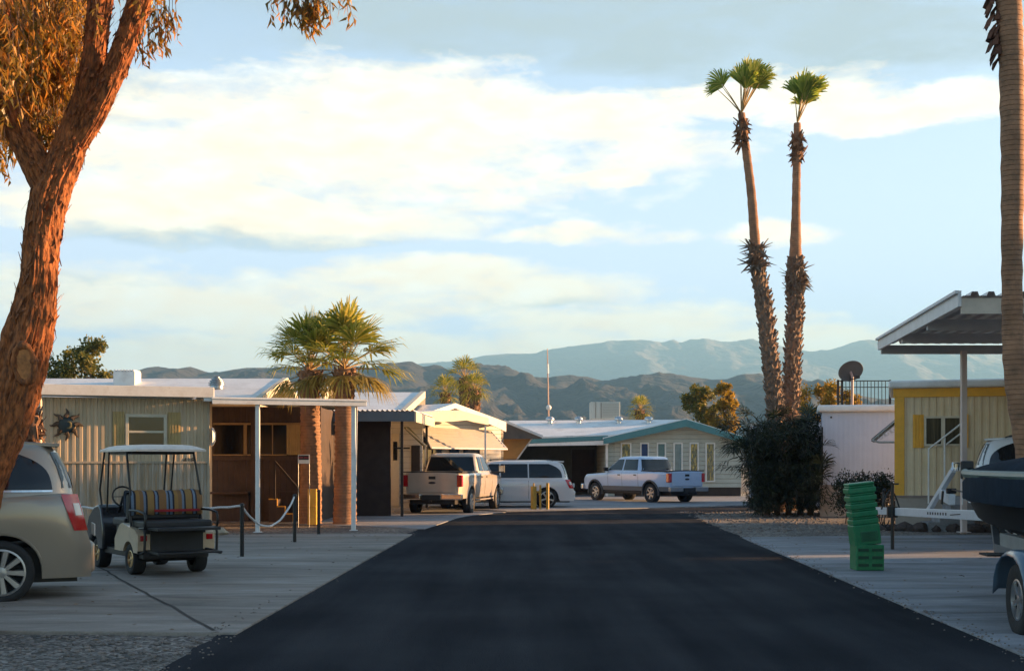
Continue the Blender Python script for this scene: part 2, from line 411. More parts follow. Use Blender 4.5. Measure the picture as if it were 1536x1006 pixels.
def tree(name, label, cat, base, h, crowns, n, size, lm, bark, group=None, trunk_r=.15, aspect=.5):
    """crowns: (dx, dy, z, r) relative to the base"""
    t = thing(name, label, cat, base, 0, group)
    b = MB(); B = Vector(base)
    sway = Vector((random.uniform(-.2, .2), random.uniform(-.2, .2), 0))
    top = B + Vector((0, 0, h * .8)) + sway * 2
    b.tube([B + Vector((0, 0, -.1)), B + Vector((0, 0, h * .3)) + sway, top], [trunk_r, trunk_r * .75, trunk_r * .3], 8)
    for dx, dy, z, r in crowns:
        s0 = B + Vector((0, 0, max(h * .2, z * .55))) + sway; e = B + Vector((dx, dy, z))
        b.tube([s0, (s0 + e) / 2 + Vector((0, 0, -.1)), e], [trunk_r * .5, trunk_r * .3, trunk_r * .1], 5)
    b.build('trunk', bark, t, smooth=True)
    cl = []
    for dx, dy, z, r in crowns:
        for _ in range(9):
            d = Vector((random.gauss(0, 1), random.gauss(0, 1), random.gauss(0, 1))).normalized() * r * random.uniform(.45, .95)
            cl.append((B + Vector((dx, dy, z)) + d, r * random.uniform(.25, .5)))
    b = MB(); leaf_cloud(b, cl, n, size, aspect)
    b.build('crown', lm, t)
    return t
BARK = mat('tree_bark', (.14, .09, .06), .9, var=.4, vscale=6, stretch=(3, 3, .6), bump=.8, bscale=14)
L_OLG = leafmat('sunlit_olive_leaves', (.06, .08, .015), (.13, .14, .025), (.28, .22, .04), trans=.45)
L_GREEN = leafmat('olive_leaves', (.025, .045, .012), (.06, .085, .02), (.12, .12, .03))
L_GOLD = leafmat('golden_leaves', (.16, .13, .012), (.34, .22, .02), (.5, .30, .03), trans=.5)
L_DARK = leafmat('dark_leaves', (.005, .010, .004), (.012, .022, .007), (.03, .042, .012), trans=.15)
L_PALM = leafmat('palm_leaves', (.14, .18, .02), (.34, .33, .045), (.58, .46, .09), trans=.55)
L_PALMD = leafmat('tall_palm_leaves', (.12, .20, .02), (.26, .34, .05), (.50, .48, .10), trans=.6)  # yellow-green leaf colours of the tall palms
L_DEAD = leafmat('dead_fronds', (.10, .055, .025), (.19, .11, .05), (.30, .19, .09), trans=.2)
L_EUC = leafmat('eucalyptus_leaves', (.12, .10, .015), (.42, .23, .035), (.65, .27, .05), trans=.5, rough=.4)
BOOT = mat('palm_boots', (.17, .085, .045), .9, var=.5, vscale=9, bump=.9, bscale=25)
BOOTD = mat('grey_palm_boots', (.17, .125, .095), .92, var=.5, vscale=7, bump=.9, bscale=25)
PTRUNK = bands('palm_trunk_rings', (.30, .16, .09), 2, .075, depth=.008, rough=.9, var=.3, dirt_or_reflection=((.12, .08, .05), .6, 5))

def fan(b, bp, o, d, up, size, pet, nb=22, droop=.5, spread=155):
    """a fan leaf: a petiole along d, then nb blades radiating in the plane of d and its side axis, tips drooping"""
    d = d.normalized(); sd = d.cross(up)
    if sd.length < .05: sd = d.cross(Vector((1, 0, 0)))
    sd.normalize(); n = sd.cross(d).normalized()
    q = o + d * pet
    bp.tube([o, (o + q) / 2 + Vector((0, 0, .02)), q], [.022, .016, .01], 4, cap=False)
    g = Vector((0, 0, -1))
    for i in range(nb):
        a = R(spread) * (i / (nb - 1) - .5) + random.gauss(0, .03)
        L = size * (1 - .35 * abs(i / (nb - 1) - .5) * 1.6) * random.uniform(.85, 1.1)
        dr = d * math.cos(a) + sd * math.sin(a) + n * (.12 * math.cos(i * 3.1))
        w = .028 * size
        ax = dr.cross(n).normalized() * w
        p1 = q + dr * L * .5 + g * L * .06 * droop; p2 = q + dr * L * .8 + g * L * .22 * droop; p3 = q + dr * L * .98 + g * L * random.uniform(.3, .62) * droop
        b.add([q, p1 + ax, p1 - ax, p2 + ax * .7, p2 - ax * .7, p3], [(0, 2, 1), (1, 2, 4, 3), (3, 4, 5)])
def fan_palm(name, label, pts, rads, boots_from, boots_to, nf, fsize, pet, lm, bm_, group=None, elev=(-25, 80), boot_len=.16, dirs=None, skirt=0, dead=0, azr=(0, 360), nb=22, crownboots=0, bulge=1.0, droop=.8, bootdens=1.):
    base = Vector(pts[0]); t = thing(name, label, 'palm tree', base, 0, group)
    # smooth path
    def path(s):
        k = s * (len(pts) - 1); i = min(int(k), len(pts) - 2); f_ = k - i
        p0 = Vector(pts[max(i - 1, 0)]); p1 = Vector(pts[i]); p2 = Vector(pts[i + 1]); p3 = Vector(pts[min(i + 2, len(pts) - 1)])
        c = .5 * ((2 * p1) + (p2 - p0) * f_ + (2 * p0 - 5 * p1 + 4 * p2 - p3) * f_ * f_ + (3 * p1 - p0 - 3 * p2 + p3) * f_ ** 3)
        r = rads[i] + (rads[i + 1] - rads[i]) * f_
        return c, r
    N = 70; pp = [path(i / N) for i in range(N + 1)]
    b = MB(); b.tube([p for p, r in pp], [r * (1 + .05 * math.sin(i * 2.4)) for i, (p, r) in enumerate(pp)], 14)
    b.build('trunk', PTRUNK, t, smooth=True, angle=70)
    if boots_to > boots_from:
        b = MB(); H = (pp[-1][0] - pp[0][0]).length * (boots_to - boots_from); rows = int(H / .085 * bootdens)
        for i in range(rows):
            s = boots_from + (boots_to - boots_from) * i / rows; c, r = path(s)
            for j in range(6):
                a = j * math.pi / 3 + i * 2.4 + random.gauss(0, .15)
                o = Vector((math.cos(a), math.sin(a), 0)); L = boot_len * random.uniform(.5, 1.35); w = r * .34
                ta = Vector((-o.y, o.x, 0)); p = c + o * r * .85
                tip = p + o * L * .55 * bulge + Vector((0, 0, L * random.uniform(.2, 1)))
                tt = ta * w * .35 + ta * random.gauss(0, .03)
                b.add([p - ta * w, p + ta * w, p + o * .045 + Vector((0, 0, -.05)), tip + tt, tip - tt, tip + o * .02 - Vector((0, 0, .04))],
                      [(0, 2, 1), (0, 1, 3, 4), (2, 0, 4, 5), (1, 2, 5, 3), (3, 5, 4)])
        b.build('leaf_stubs', bm_, t)
    top, rt = pp[-1]
    b = MB(); bp = MB()
    for dx, dy, dz, sz, pl, sp in (dirs or []): fan(b, bp, top, Vector((dx, dy, dz)), Vector((random.uniform(-1.1, 1.1), -1, random.uniform(-.3, .5))), fsize * sz * .88, pl, nb=nb, droop=droop * random.uniform(.8, 1.6), spread=sp)
    for i in range(nf if not dirs else 0):
        az = R(random.uniform(*azr)); s = (i + .5) / nf
        el = R(elev[0] + (elev[1] - elev[0]) * s + random.gauss(0, 5))
        az = R(azr[0]) + (i * 2.399963) % (2 * math.pi) if azr == (0, 360) else az
        d = Vector((math.cos(az) * math.cos(el), math.sin(az) * math.cos(el), math.sin(el)))
        fan(b, bp, top + Vector((0, 0, .1 * s)), d, Vector((0, 0, 1)), fsize * random.uniform(.85, 1.1), pet * random.uniform(.85, 1.1), nb=nb, droop=droop * (1.1 - .5 * s))
    b.build('crown', lm, t, extra=(bp, mat('palm_stalks', (.34, .22, .08), .6)))
    if skirt:
        b2_ = MB(); q_ = MB()
        for i in range(skirt):
            az = i * 2.399; d = Vector((math.cos(az), math.sin(az), random.uniform(-.42, -.1)))
            fan(b2_, q_, top - Vector((0, 0, .05)), d, Vector((0, 0, 1)), fsize * .85, pet * .7, nb=nb, droop=1.2)
        b2_.build('drying_fronds', leafmat('drying_fronds', (.20, .17, .04), (.38, .29, .07), (.5, .38, .12), trans=.5), t, extra=(q_, mat('palm_stalks', (.34, .22, .08), .6)))
    if dead:
        b = MB(); bq = MB()
        for i in range(dead):
            az = random.uniform(0, 6.28); d = Vector((math.cos(az) * .45, math.sin(az) * .45, -.8))
            fan(b, bq, top + Vector((math.cos(az), math.sin(az), 0)) * rt * .9 - Vector((0, 0, random.uniform(.1, 1.2))), d, Vector((0, 0, 1)), fsize * .5, .18, nb=12, droop=.6, spread=60)
        b.build('dead_fronds', L_DEAD, t)
    return t

# the two short palms beside the porch
for k, (px, Yp, top_y, lab) in enumerate(((465, 33.0, 562, 'shorter left palm of the sunlit pair growing behind the porch roof'), (517, 32.7, 560, 'right palm of the sunlit pair by the porch, with the widest drooping crown'))):
    x = X(px, Yp); zt = Z(top_y - 6, Yp)
    fan_palm('fan_palm', lab, [(x, Yp, 0), (x + .02, Yp, 1.6), (x, Yp, 3.0), (x, Yp, zt)], [.31, .275, .25, .29], .84, .985, 19, 1.08 if k else .98, .9 if k else .8, L_PALM, BOOT, 'short palms by the porch', elev=(0, 88), boot_len=.17, nb=30, droop=.7, bulge=.8, skirt=6)
# the two tall thin palms
def tall(label, path, Yp, rads, nf, b0, b1, sz, azr, elev, dirs=None):
    pts = [P(px, py, Yp) for px, py in path]; pts[0].z = 0
    return fan_palm('tall_fan_palm', label, pts, rads, b0, b1, nf, sz, 1.1, L_PALMD, BOOTD, 'tall slender palms over the dark shrub', elev=elev, boot_len=.22, nb=28, bootdens=1.5, droop=.55, azr=azr, bulge=.9, dirs=dirs)
def crown_boots(t, c, r, n, L):
    b = MB()
    for i in range(n):
        a = random.uniform(0, 6.28); o = Vector((math.cos(a), math.sin(a), 0)); ta = Vector((-o.y, o.x, 0)); w = .06
        p = c + o * r + Vector((0, 0, random.uniform(-.7, .15))); tip = p + o * L * random.uniform(.2, .9) + Vector((0, 0, random.uniform(-.3, .35)))
        b.add([p - ta * w, p + ta * w, tip + ta * w * .4, tip - ta * w * .4, p + o * .05 + Vector((0, 0, .07))], [(0, 1, 2, 3), (0, 4, 1), (0, 3, 4), (1, 4, 2)])
    return b
T1 = tall('leaning taller palm of the two slender palms above the dark shrub', [(1170, 745), (1165, 650), (1158, 560), (1146, 460), (1134, 375), (1127, 290), (1119, 225), (1112, 170)], 42, [.27, .25, .24, .235, .17, .15, .14, .12], 9, .04, .575, 1.0, (0, 360), (5, 85), dirs=[(random.uniform(-.08, .62), random.uniform(-.45, .45), 1, random.uniform(.85, 1.2), random.uniform(.7, 1.35), random.uniform(60, 105)) for _ in range(18)] + [(-.62, -.1, .9, .85, 1.15, 150), (-.5, .3, .85, .75, 1.15, 130), (-.7, .1, .75, .7, 1.1, 140)])
T2 = tall('straighter palm just right of its leaning neighbour, with a smaller crown', [(1182, 745), (1186, 650), (1188, 560), (1193, 460), (1193, 400), (1194, 320), (1195, 250), (1196, 185)], 43, [.27, .26, .25, .25, .23, .15, .14, .12], 8, .04, .60, 1.1, (0, 360), (25, 88), dirs=[(random.uniform(-.08, .5), random.uniform(-.4, .4), 1, random.uniform(.8, 1.15), random.uniform(.65, 1.25), random.uniform(60, 105)) for _ in range(18)])
crown_boots(T1, P(1113, 190, 42), .12, 90, .28).build('leaf_bases', BOOT, T1)
crown_boots(T2, P(1196, 212, 43), .12, 90, .3).build('leaf_bases', BOOT, T2)
crown_boots(T1, P(1134, 375, 42), .17, 80, .6).build('frond_collar', BOOTD, T1)
crown_boots(T2, P(1195, 408, 43), .22, 80, .45).build('frond_collar', BOOTD, T2)
# the near palm at the right edge
pts = [P(px, py, 19.2) for px, py in [(1560, 870), (1545, 690), (1523, 560), (1518, 420), (1519, 250), (1517, 100), (1513, 0), (1508, -120), (1505, -250)]]; pts[0].z = 0
fan_palm('street_palm', 'thick bare palm trunk rising at the right edge in front of the carport roof', pts, [.24, .2, .165, .15, .17, .18, .19, .2, .2], 0, 0, 26, 1.2, .9, L_PALM, BOOT, None, elev=(-30, 80))
tp = bpy.data.objects['street_palm']
b = MB(); bq = MB()
for i in range(46):
    c = P(1500, random.uniform(-120, 85), 19.2); a = random.uniform(2.2, 4.2)
    d = Vector((math.cos(a) * .45, math.sin(a) * .45, -.8))
    p = c + Vector((-.02 + random.uniform(-.1, .02), 0, 0)); w = .06 * random.uniform(.6, 1.4); q = p + d * random.uniform(.15, .32); s_ = Vector((-d.y, d.x, 0)).normalized() * w
    b.add([p - s_ * .6, p + s_ * .6, q + s_, q - s_, (p + q) / 2 + Vector((d.x, d.y, 0)) * .12], [(0, 1, 2, 3), (0, 4, 1), (1, 4, 2), (2, 4, 3), (3, 4, 0)])
b.build('dead_leaf_bases', mat('dark_red_boots', (.12, .05, .03), .9, var=.5), tp)

# background trees
tree('leafy_tree', 'round olive-green tree behind the ribbed home, left of its roof chimney', 'tree', (X(125, 52), 52, 0), 6.4, [(-.5, 0, 5.2, 1.1), (.35, 0, 5.9, 1.0), (-1.5, 1, 4.7, 1.1), (1.0, 0, 4.6, .8), (0, 0, 3.6, 1.4)], 10000, .17, L_OLG, BARK)
tree('leafy_tree', 'small low bushy tree peeking over the roof behind the chimney', 'tree', (X(168, 60), 60, 0), 4.8, [(0, 0, 4.9, .7), (-1, 0, 4.8, .8)], 2400, .17, L_OLG, BARK)
tree('leafy_tree', 'sliver of green tree showing left of the eucalyptus trunk', 'tree', (X(-30, 52), 52, 0), 6, [(0, 0, 5.0, 1.2), (.7, 0, 4.6, 1)], 1800, .14, L_GREEN, BARK)
tree('poplar_tree', 'green tree left of its golden twin behind the teal-trimmed house', 'tree', (X(1050, 82), 82, 0), 7, [(0, 0, 6.2, .8), (.3, 0, 5.2, .9), (-.4, 0, 5.4, .8), (0, 0, 4.2, 1), (0, 0, 3.2, 1)], 9000, .19, leafmat('mixed_leaves', (.08, .11, .012), (.17, .16, .02), (.36, .25, .03)), BARK)
tree('poplar_tree', 'bright golden tree right of the green one behind the teal-trimmed house', 'tree', (X(1087, 80), 80, 0), 7, [(0, 0, 6.1, .7), (.25, 0, 5.3, .75), (-.3, 0, 4.6, .8), (.2, 0, 4.0, .9), (0, 0, 3.1, .9)], 9000, .19, L_GOLD, BARK)
tree('golden_tree', 'yellow-orange tree behind the roof railing, right of the tall palms', 'tree', (X(1228, 66), 66, 0), 5.6, [(.4, 0, 5.0, .9), (-.5, 0, 4.6, .9), (1.2, 0, 4.6, .9), (0, 0, 3.6, 1.2), (1, 0, 3.3, 1)], 9000, .17, L_GOLD, BARK)
tree('leafy_tree', 'green tree glimpsed behind the thick palm trunk under the carport roof', 'tree', (X(1545, 55), 55, 0), 6.4, [(0, 0, 5.2, 1.1), (.9, 0, 4.8, 1.2), (-.4, 0, 4.2, .8)], 2600, .14, L_GREEN, BARK)
def bg_palm(px, Yp, top, cr, lab, nt=1):
    x = X(px, Yp); zt = Z(top, Yp)
    pts = [(x, Yp, 0), (x, Yp, zt * .5), (x, Yp, zt)]
    return fan_palm('background_palm', lab, pts, [.32, .26, .3], .6, 1, 26, cr, cr * .7, L_PALM, BOOT, 'bushy palms behind the homes', elev=(-40, 85), boot_len=.2, nb=16)
bg_palm(697, 76, 568, 1.0, 'tallest bushy palm behind the white gabled home')
bg_palm(668, 80, 590, .85, 'low bushy palm left of the taller one behind the white gabled home')
bg_palm(712, 74, 585, .75, 'small palm tucked to the right of the tallest bushy palm')
bg_palm(960, 88, 615, .75, 'small bushy palm right of the rooftop cooler')

# dark clump under the tall palms
t = thing('palm_shrub', 'huge dark palm thicket under the two tall palms', 'shrub', (X(1165, 38), 38, 0))
b = MB(); bp = MB()
cl = []
for i in range(150):
    px = random.uniform(1124, 1232); yy = random.uniform(37.2, 40.5); z = random.uniform(.35, 2.75)
    px = max(px, 1142 - 14 * z); cl.append((Vector((X(px, yy), yy, z)), random.uniform(.25, .42)))
leaf_cloud(b, cl, 22000, .22, .12, down=1.0)
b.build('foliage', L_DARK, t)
b = MB()
for i in range(190):
    z = random.uniform(.5, 2.9); px = random.uniform(1100 if z > 1.4 else 1140, 1232); yy = random.uniform(37.0, 40.5)
    a = random.uniform(0, 6.28); el = random.uniform(-.4, 1.1)
    if px < 1130: a = random.uniform(2.2, 4.2)
    if px > 1190: el = random.uniform(.1, 1.2)
    d = Vector((math.cos(a) * math.cos(el), math.sin(a) * math.cos(el), math.sin(el)))
    if px > 1200: d.x = min(d.x, .1)
    fan(b, bp, Vector((X(px, yy), yy, z)), d, Vector((0, 0, 1)), .66, .3, nb=16, droop=.7)
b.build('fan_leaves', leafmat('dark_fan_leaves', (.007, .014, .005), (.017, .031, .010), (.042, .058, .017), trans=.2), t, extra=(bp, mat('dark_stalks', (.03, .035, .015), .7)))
b = MB()
for px in (1150, 1165, 1182, 1200, 1215):
    b.tube([(X(px, 39), 39, -.1), (X(px, 39) + .1, 39, 1.2), (X(px + 4, 39), 39, 2.4)], [.1, .08, .05], 6)
b.build('stems', BARK, t, smooth=True)
# hedge before the white building
t = thing('hedge', 'dark rounded hedge between the white building and the yellow home', 'hedge', (X(1290, 33.5), 33.5, 0))
b = MB(); cl = []
for i in range(70):
    px = random.uniform(1258, 1335); yy = random.uniform(33, 34.6); cl.append((Vector((X(px, yy), yy, random.uniform(.45, 1.15))), random.uniform(.2, .34)))
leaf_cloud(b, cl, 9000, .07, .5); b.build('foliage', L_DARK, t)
b = MB()
for i in range(18):
    x = X(random.uniform(1265, 1325), 33.6); y = 33.6
    b.tube([(x, y, -.05), (x + random.uniform(-.1, .1), y - .1, .35), (x + random.uniform(-.35, .35), y - .2, .9)], [.02, .015, .008], 5)
b.build('branches', BARK, t)

# eucalyptus -------------------------------------------------------
YE = 11.6
EB = mat('eucalyptus_bark', (.16, .055, .02), .92, var=.6, vscale=6, stretch=(4.5, 4.5, 1.3), col2=(.36, .12, .035), bump=1, bscale=9, detail=9, dirt_or_reflection=((.05, .033, .024), .95, 5))
et = thing('eucalyptus_tree', 'big leaning eucalyptus with shaggy red bark and hanging leaves at left', 'tree', (X(-75, YE), YE, 0))
def limb(b, path, n=30, seg=90, Yo=0):
    pts = []; rad = []
    K = len(path)
    for i in range(seg + 1):
        s = i / seg * (K - 1); k = min(int(s), K - 2); f_ = s - k
        def g(j):
            j = max(0, min(K - 1, j)); px, py, w, yo = path[j]; p = P(px, py, YE + yo); return Vector((p.x, p.y, p.z, ) ), w / F * YE / 2
        (p0, r0), (p1, r1), (p2, r2), (p3, r3) = g(k - 1), g(k), g(k + 1), g(k + 2)
        c = .5 * ((2 * p1) + (p2 - p0) * f_ + (2 * p0 - 5 * p1 + 4 * p2 - p3) * f_ * f_ + (3 * p1 - p0 - 3 * p2 + p3) * f_ ** 3)
        pts.append(c); rad.append((r1 + (r2 - r1) * f_) * .93)
    def fn(s, t, p):
        q = Vector((math.cos(t) * 2.6, math.sin(t) * 2.6, p.z * 1.1))
        q2 = Vector((math.cos(t) * 7, math.sin(t) * 7, p.z * 2.2))
        q3 = Vector((math.cos(t) * 14, math.sin(t) * 14, p.z * 4.5)); return 1 + .15 * noise.noise(q) + .22 * (abs(noise.noise(q2)) - .2) + .11 * (abs(noise.noise(q3)) - .2) + .07 * noise.noise(q3 * 2.6)
    b.tube(pts, rad, 110, fn=fn); return pts, rad
b = MB()
main, mr = limb(b, [(-95, 960, 110, 0), (-72, 860, 98, 0), (-46, 740, 88, 0), (-10, 660, 84, 0), (20, 580, 82, 0), (44, 500, 74, 0), (58, 430, 56, 0), (64, 350, 52, 0), (78, 285, 56, 0), (102, 228, 50, 0), (122, 170, 40, 0), (138, 100, 35, 0), (147, 30, 34, .1), (158, -60, 40, .2), (165, -200, 32, .3)], seg=300)
b2 = [limb(b, [(68, 275, 44, 0), (46, 232, 42, -.05), (24, 190, 36, -.1), (12, 140, 30, -.15), (15, 80, 26, -.2), (5, 0, 24, -.2), (-20, -120, 22, -.3)], seg=120)]
b2.append(limb(b, [(108, 225, 36, 0), (140, 172, 36, -.05), (170, 108, 34, -.1), (194, 45, 33, -.15), (212, -5, 33, -.2), (240, -80, 34, -.3), (300, -170, 26, -.4), (380, -230, 18, -.4), (450, -200, 10, -.4)], seg=160))
b.build('trunk', EB, et, smooth=True, angle=60)
# pruned-branch scar
sc = P(38, 545, YE - .235)
b = MB(); Ms = Matrix.Translation(sc) @ Matrix.Rotation(R(100), 4, 'X') @ Matrix.Rotation(R(-6), 4, 'Y')
b.lathe([(.001, .03), (.05, .032), (.08, .03), (.105, .035)], 30, Ms @ Matrix.Diagonal((.8, 1.45, 1, 1)))
m_ = mat('cut_wood', (.50, .20, .065), .85, var=.35, vscale=14, dirt_or_reflection=((.14, .07, .035), .6, 12), bump=.6, bscale=30)
b.build('branch_scar', m_, et, smooth=True, angle=180)
b = MB(); lp = []
for i in range(41):
    a = 2 * math.pi * i / 40; rr = .115 * (1 + .10 * noise.noise(Vector((math.cos(a) * 2, math.sin(a) * 2, 4))))
    lp.append((Ms @ Matrix.Diagonal((.8, 1.45, 1, 1))) @ Vector((rr * math.cos(a), rr * math.sin(a), .015)))
b.tube(lp, .034, 10, cap=False, fn=lambda s_, t_, p_: 1 + .5 * noise.noise(p_ * 22)); b.build('scar_lip', EB, et, smooth=True, angle=60)
# peeling strips
b = MB()
for (pts, rad) in [(main, mr)] + b2:
    for i in range(12, len(pts) - 2):
        for _ in range(4):
            a = random.uniform(0, 6.28); o = Vector((math.cos(a), math.sin(a), 0)); r = rad[i]
            p = pts[i] + o * r * .97; L = random.uniform(.04, .16); w = random.uniform(.008, .028); ta = Vector((-o.y, o.x, 0)) * w
            up = (pts[i + 1] - pts[i]).normalized() * (1 if random.random() < .5 else -1)
            q = p + up * L + o * random.uniform(.005, .06)
            b.add([p - ta, p + ta, q + ta * .4, q - ta * .4], [(0, 1, 2, 3)])
b.build('peeling_bark', EB, et)
# twigs and hanging leaves
b = MB(); tw = MB()
def spray(c, n, spread, L=.115, hang=1.6):
    c = Vector(c)
    for _ in range(n):
        p = c + Vector((random.gauss(0, spread), random.gauss(0, spread), random.gauss(0, spread)))
        k = random.randint(5, 9); q = p.copy()
        for j in range(k):
            q = q + Vector((random.gauss(0, .012), random.gauss(0, .012), -random.uniform(.02, .045)))
            a = Vector((random.gauss(0, .6), random.gauss(0, .6), -hang * random.uniform(.4, 1))).normalized()
            w = a.cross(Vector((random.gauss(0, 1), random.gauss(0, 1), random.gauss(0, .3)))).normalized() * L * .075
            l = L * random.uniform(.6, 1.15); cv = Vector((random.gauss(0, .1), random.gauss(0, .1), 0)) * l
            b.add([q, q + a * l * .35 + w * 1.5 + cv, q + a * l, q + a * l * .35 - w * 1.5 + cv], [(0, 1, 2, 3)])
        tw.tube([p + Vector((0, 0, .1)), p, q], [.004, .003, .002], 3, cap=False)
for _ in range(230):      # left mass
    px = random.uniform(-60, 118); py = random.uniform(-30, 175)
    if px > 60 and py > 165: continue
    spray(P(px, py, YE + (random.uniform(-.9, 1.8) if px < 25 and py < 120 else random.uniform(.45, 2.2))), 10, .11, L=.135)
for _ in range(10): spray(P(random.uniform(55, 100), random.uniform(160, 215), YE + .5), 5, .07)
for px, py in ((228, 20), (245, 30), (215, 60), (235, -10), (255, 10), (3, 205), (-5, 215), (212, 50), (250, 22)): spray(P(px, py, YE + .2), 4, .035)
for px, py, n in ((425, -16, 4), (450, -10, 6), (462, -2, 6), (470, 0, 6), (460, 8, 4), (485, -16, 4), (412, -20, 4), (515, -22, 3), (472, -14, 8), (440, -26, 6)): spray(P(px, py, YE - .2), n, .028)
for _ in range(150):     # the crown above the frame
    spray(P(random.uniform(-200, 200) if _ % 2 else random.uniform(200, 560), random.uniform(-360, -60) if _ % 2 else random.uniform(-360, -150), YE + random.uniform(-1.4, 1.4)), 9, .2)
tw.tube([P(300, -170, YE - .4), P(380, -110, YE - .3), P(430, -60, YE - .2), P(460, -30, YE - .2)], [.05, .03, .02, .008], 6)
tw.tube([P(212, 0, YE - .2), P(225, 15, YE), P(240, 15, YE + .2)], [.03, .012, .005], 5)
b.build('crown', L_EUC, et); tw.build('twigs', BARK, et)
# bushy bark tuft / sprout behind the trunk, lit by the sun, beside the porch post
t = thing('dead_frond_stump', 'small sunlit shaggy palm stump between eucalyptus trunk and porch post', 'palm stump', (X(48, 24), 24, 0))
b = MB(); b.tube([(X(48, 24), 24, -.1), (X(48, 24), 24, 1.4), (X(50, 24), 24, 2.5)], [.16, .14, .1], 12); b.build('trunk', BOOT, t, smooth=True)
crown_boots(t, Vector((X(49, 24), 24, 2.45)), .11, 60, .2).build('leaf_bases', BOOT, t)
crown_boots(t, Vector((X(49, 24), 24, 1.75)), .12, 60, .2).build('leaf_bases', BOOT, t)

# ------------------------------------------------------------------ vehicles
def lerp_tab(tab):
    def f(x):
        if x <= tab[0][0]: return tab[0][1]
        for (a, va), (c, vc) in zip(tab[:-1], tab[1:]):
            if a <= x <= c: return va + (vc - va) * (x - a) / max(c - a, 1e-6)
        return tab[-1][1]
    return f
def lower_body(b, L, W, z0, top, arches, Rw, zw, tuck=.10, sh=.08, r_end=.12, lean=None):
    """closed lower shell with real wheel openings; x: 0 = rear .. L = front"""
    xs = set(i * L / 60 for i in range(61))
    for c in arches:
        for k in range(25): xs.add(c - Rw * math.cos(math.pi * k / 24))
    xs = sorted(x for x in xs if 0 <= x <= L)
    zt = lerp_tab(top)
    def w(x):
        t = abs(2 * x / L - 1); return W / 2 * (1 - r_end * t ** 14 - .03 * t ** 3)
    def zb(x):
        z = z0
        for c in arches:
            if abs(x - c) < Rw: z = max(z, zw + math.sqrt(max(Rw * Rw - (x - c) ** 2, 0)) * .97)
        return z
    def hw(x, z):
        t = max(0, min(1, (z - z0) / (zt(x) - z0)))
        return w(x) * (1 - .05 * (1 - t) ** 2 * 1.2 - tuck * max(0, t - .6) ** 2 * 2.2)
    rows = []
    for x in xs:
        ring = []; bz, tz = zb(x), zt(x); n = 8
        for k in range(n + 1):
            z = bz + (tz - sh * .5 - bz) * k / n; ring.append((x, hw(x, z), z))
        wt = hw(x, tz)
        ring += [(x, wt - .03, tz - sh * .12), (x, wt - .09, tz), (x, wt * .5, tz + .015), (x, 0, tz + .02)]
        if lean: ring = [(p[0] + lean(p[0], p[2]), p[1], p[2]) for p in ring]
        rows.append([Vector(p) for p in ring] + [Vector((p[0], -p[1], p[2])) for p in ring[-2::-1]])
    b.grid(rows)
    for r in (rows[0], rows[-1]):
        k = len(b.v); b.v += r; b.f.append(tuple(range(k, k + len(r))))
    # lips of the wheel openings
    return hw, zb
def cabin(b, levels, n=6.0, N=56):
    """rings of (z, x_rear, x_front, half width)"""
    rows = []
    def ring(z, xr, xf, h):
        cx, a = (xr + xf) / 2, (xf - xr) / 2; out = []
        for i in range(N):
            t = 2 * math.pi * i / N; c, s = math.cos(t), math.sin(t)
            out.append(Vector((cx + a * math.copysign(abs(c) ** (2 / n), c), h * math.copysign(abs(s) ** (2 / n), s), z)))
        return out
    for l in levels: rows.append(ring(*l))
    z, xr, xf, h = levels[-1]
    rows.append(ring(z + .02, xr + .12, xf - .12, h - .1)); rows.append(ring(z + .03, xr + .5, xf - .5, h * .5))
    for r in rows: r.append(r[0])
    b.grid(rows); k = len(b.v); b.v += rows[-1][:-1]; b.f.append(tuple(range(k, k + N)))
    tz = [(l[0], l[1]) for l in levels]; fr, ff, fh = lerp_tab(tz), lerp_tab([(l[0], l[2]) for l in levels]), lerp_tab([(l[0], l[3]) for l in levels])
    def side(x, z):
        cx, a = (fr(z) + ff(z)) / 2, (ff(z) - fr(z)) / 2; u = min(.999, abs((x - cx) / a)); return fh(z) * (1 - u ** n) ** (1 / n)
    def rear(y, z):
        cx, a = (fr(z) + ff(z)) / 2, (ff(z) - fr(z)) / 2; u = min(.999, abs(y / fh(z))); return cx - a * (1 - u ** n) ** (1 / n)
    def front(y, z):
        cx, a = (fr(z) + ff(z)) / 2, (ff(z) - fr(z)) / 2; u = min(.999, abs(y / fh(z))); return cx + a * (1 - u ** n) ** (1 / n)
    return side, rear, front
def side_pane(b, side, s, z0, z1, xa, xb, off=.008, nx=12, nz=6):
    """xa, xb: functions of t in 0..1 (bottom..top) giving the pane's ends"""
    rows = []
    for k in range(nz + 1):
        t = k / nz; z = z0 + (z1 - z0) * t; x0, x1 = xa(t), xb(t)
        rows.append([Vector((x0 + (x1 - x0) * i / nx, s * (side(x0 + (x1 - x0) * i / nx, z) + off), z)) for i in range(nx + 1)])
    b.grid(rows)
def end_pane(b, fn, z0, z1, h0, h1, off, n=12, nz=5):
    rows = []
    for k in range(nz + 1):
        t = k / nz; z = z0 + (z1 - z0) * t; h = h0 + (h1 - h0) * t
        rows.append([Vector((fn(-h + 2 * h * i / n, z) + off, -h + 2 * h * i / n, z)) for i in range(n + 1)])
    b.grid(rows)
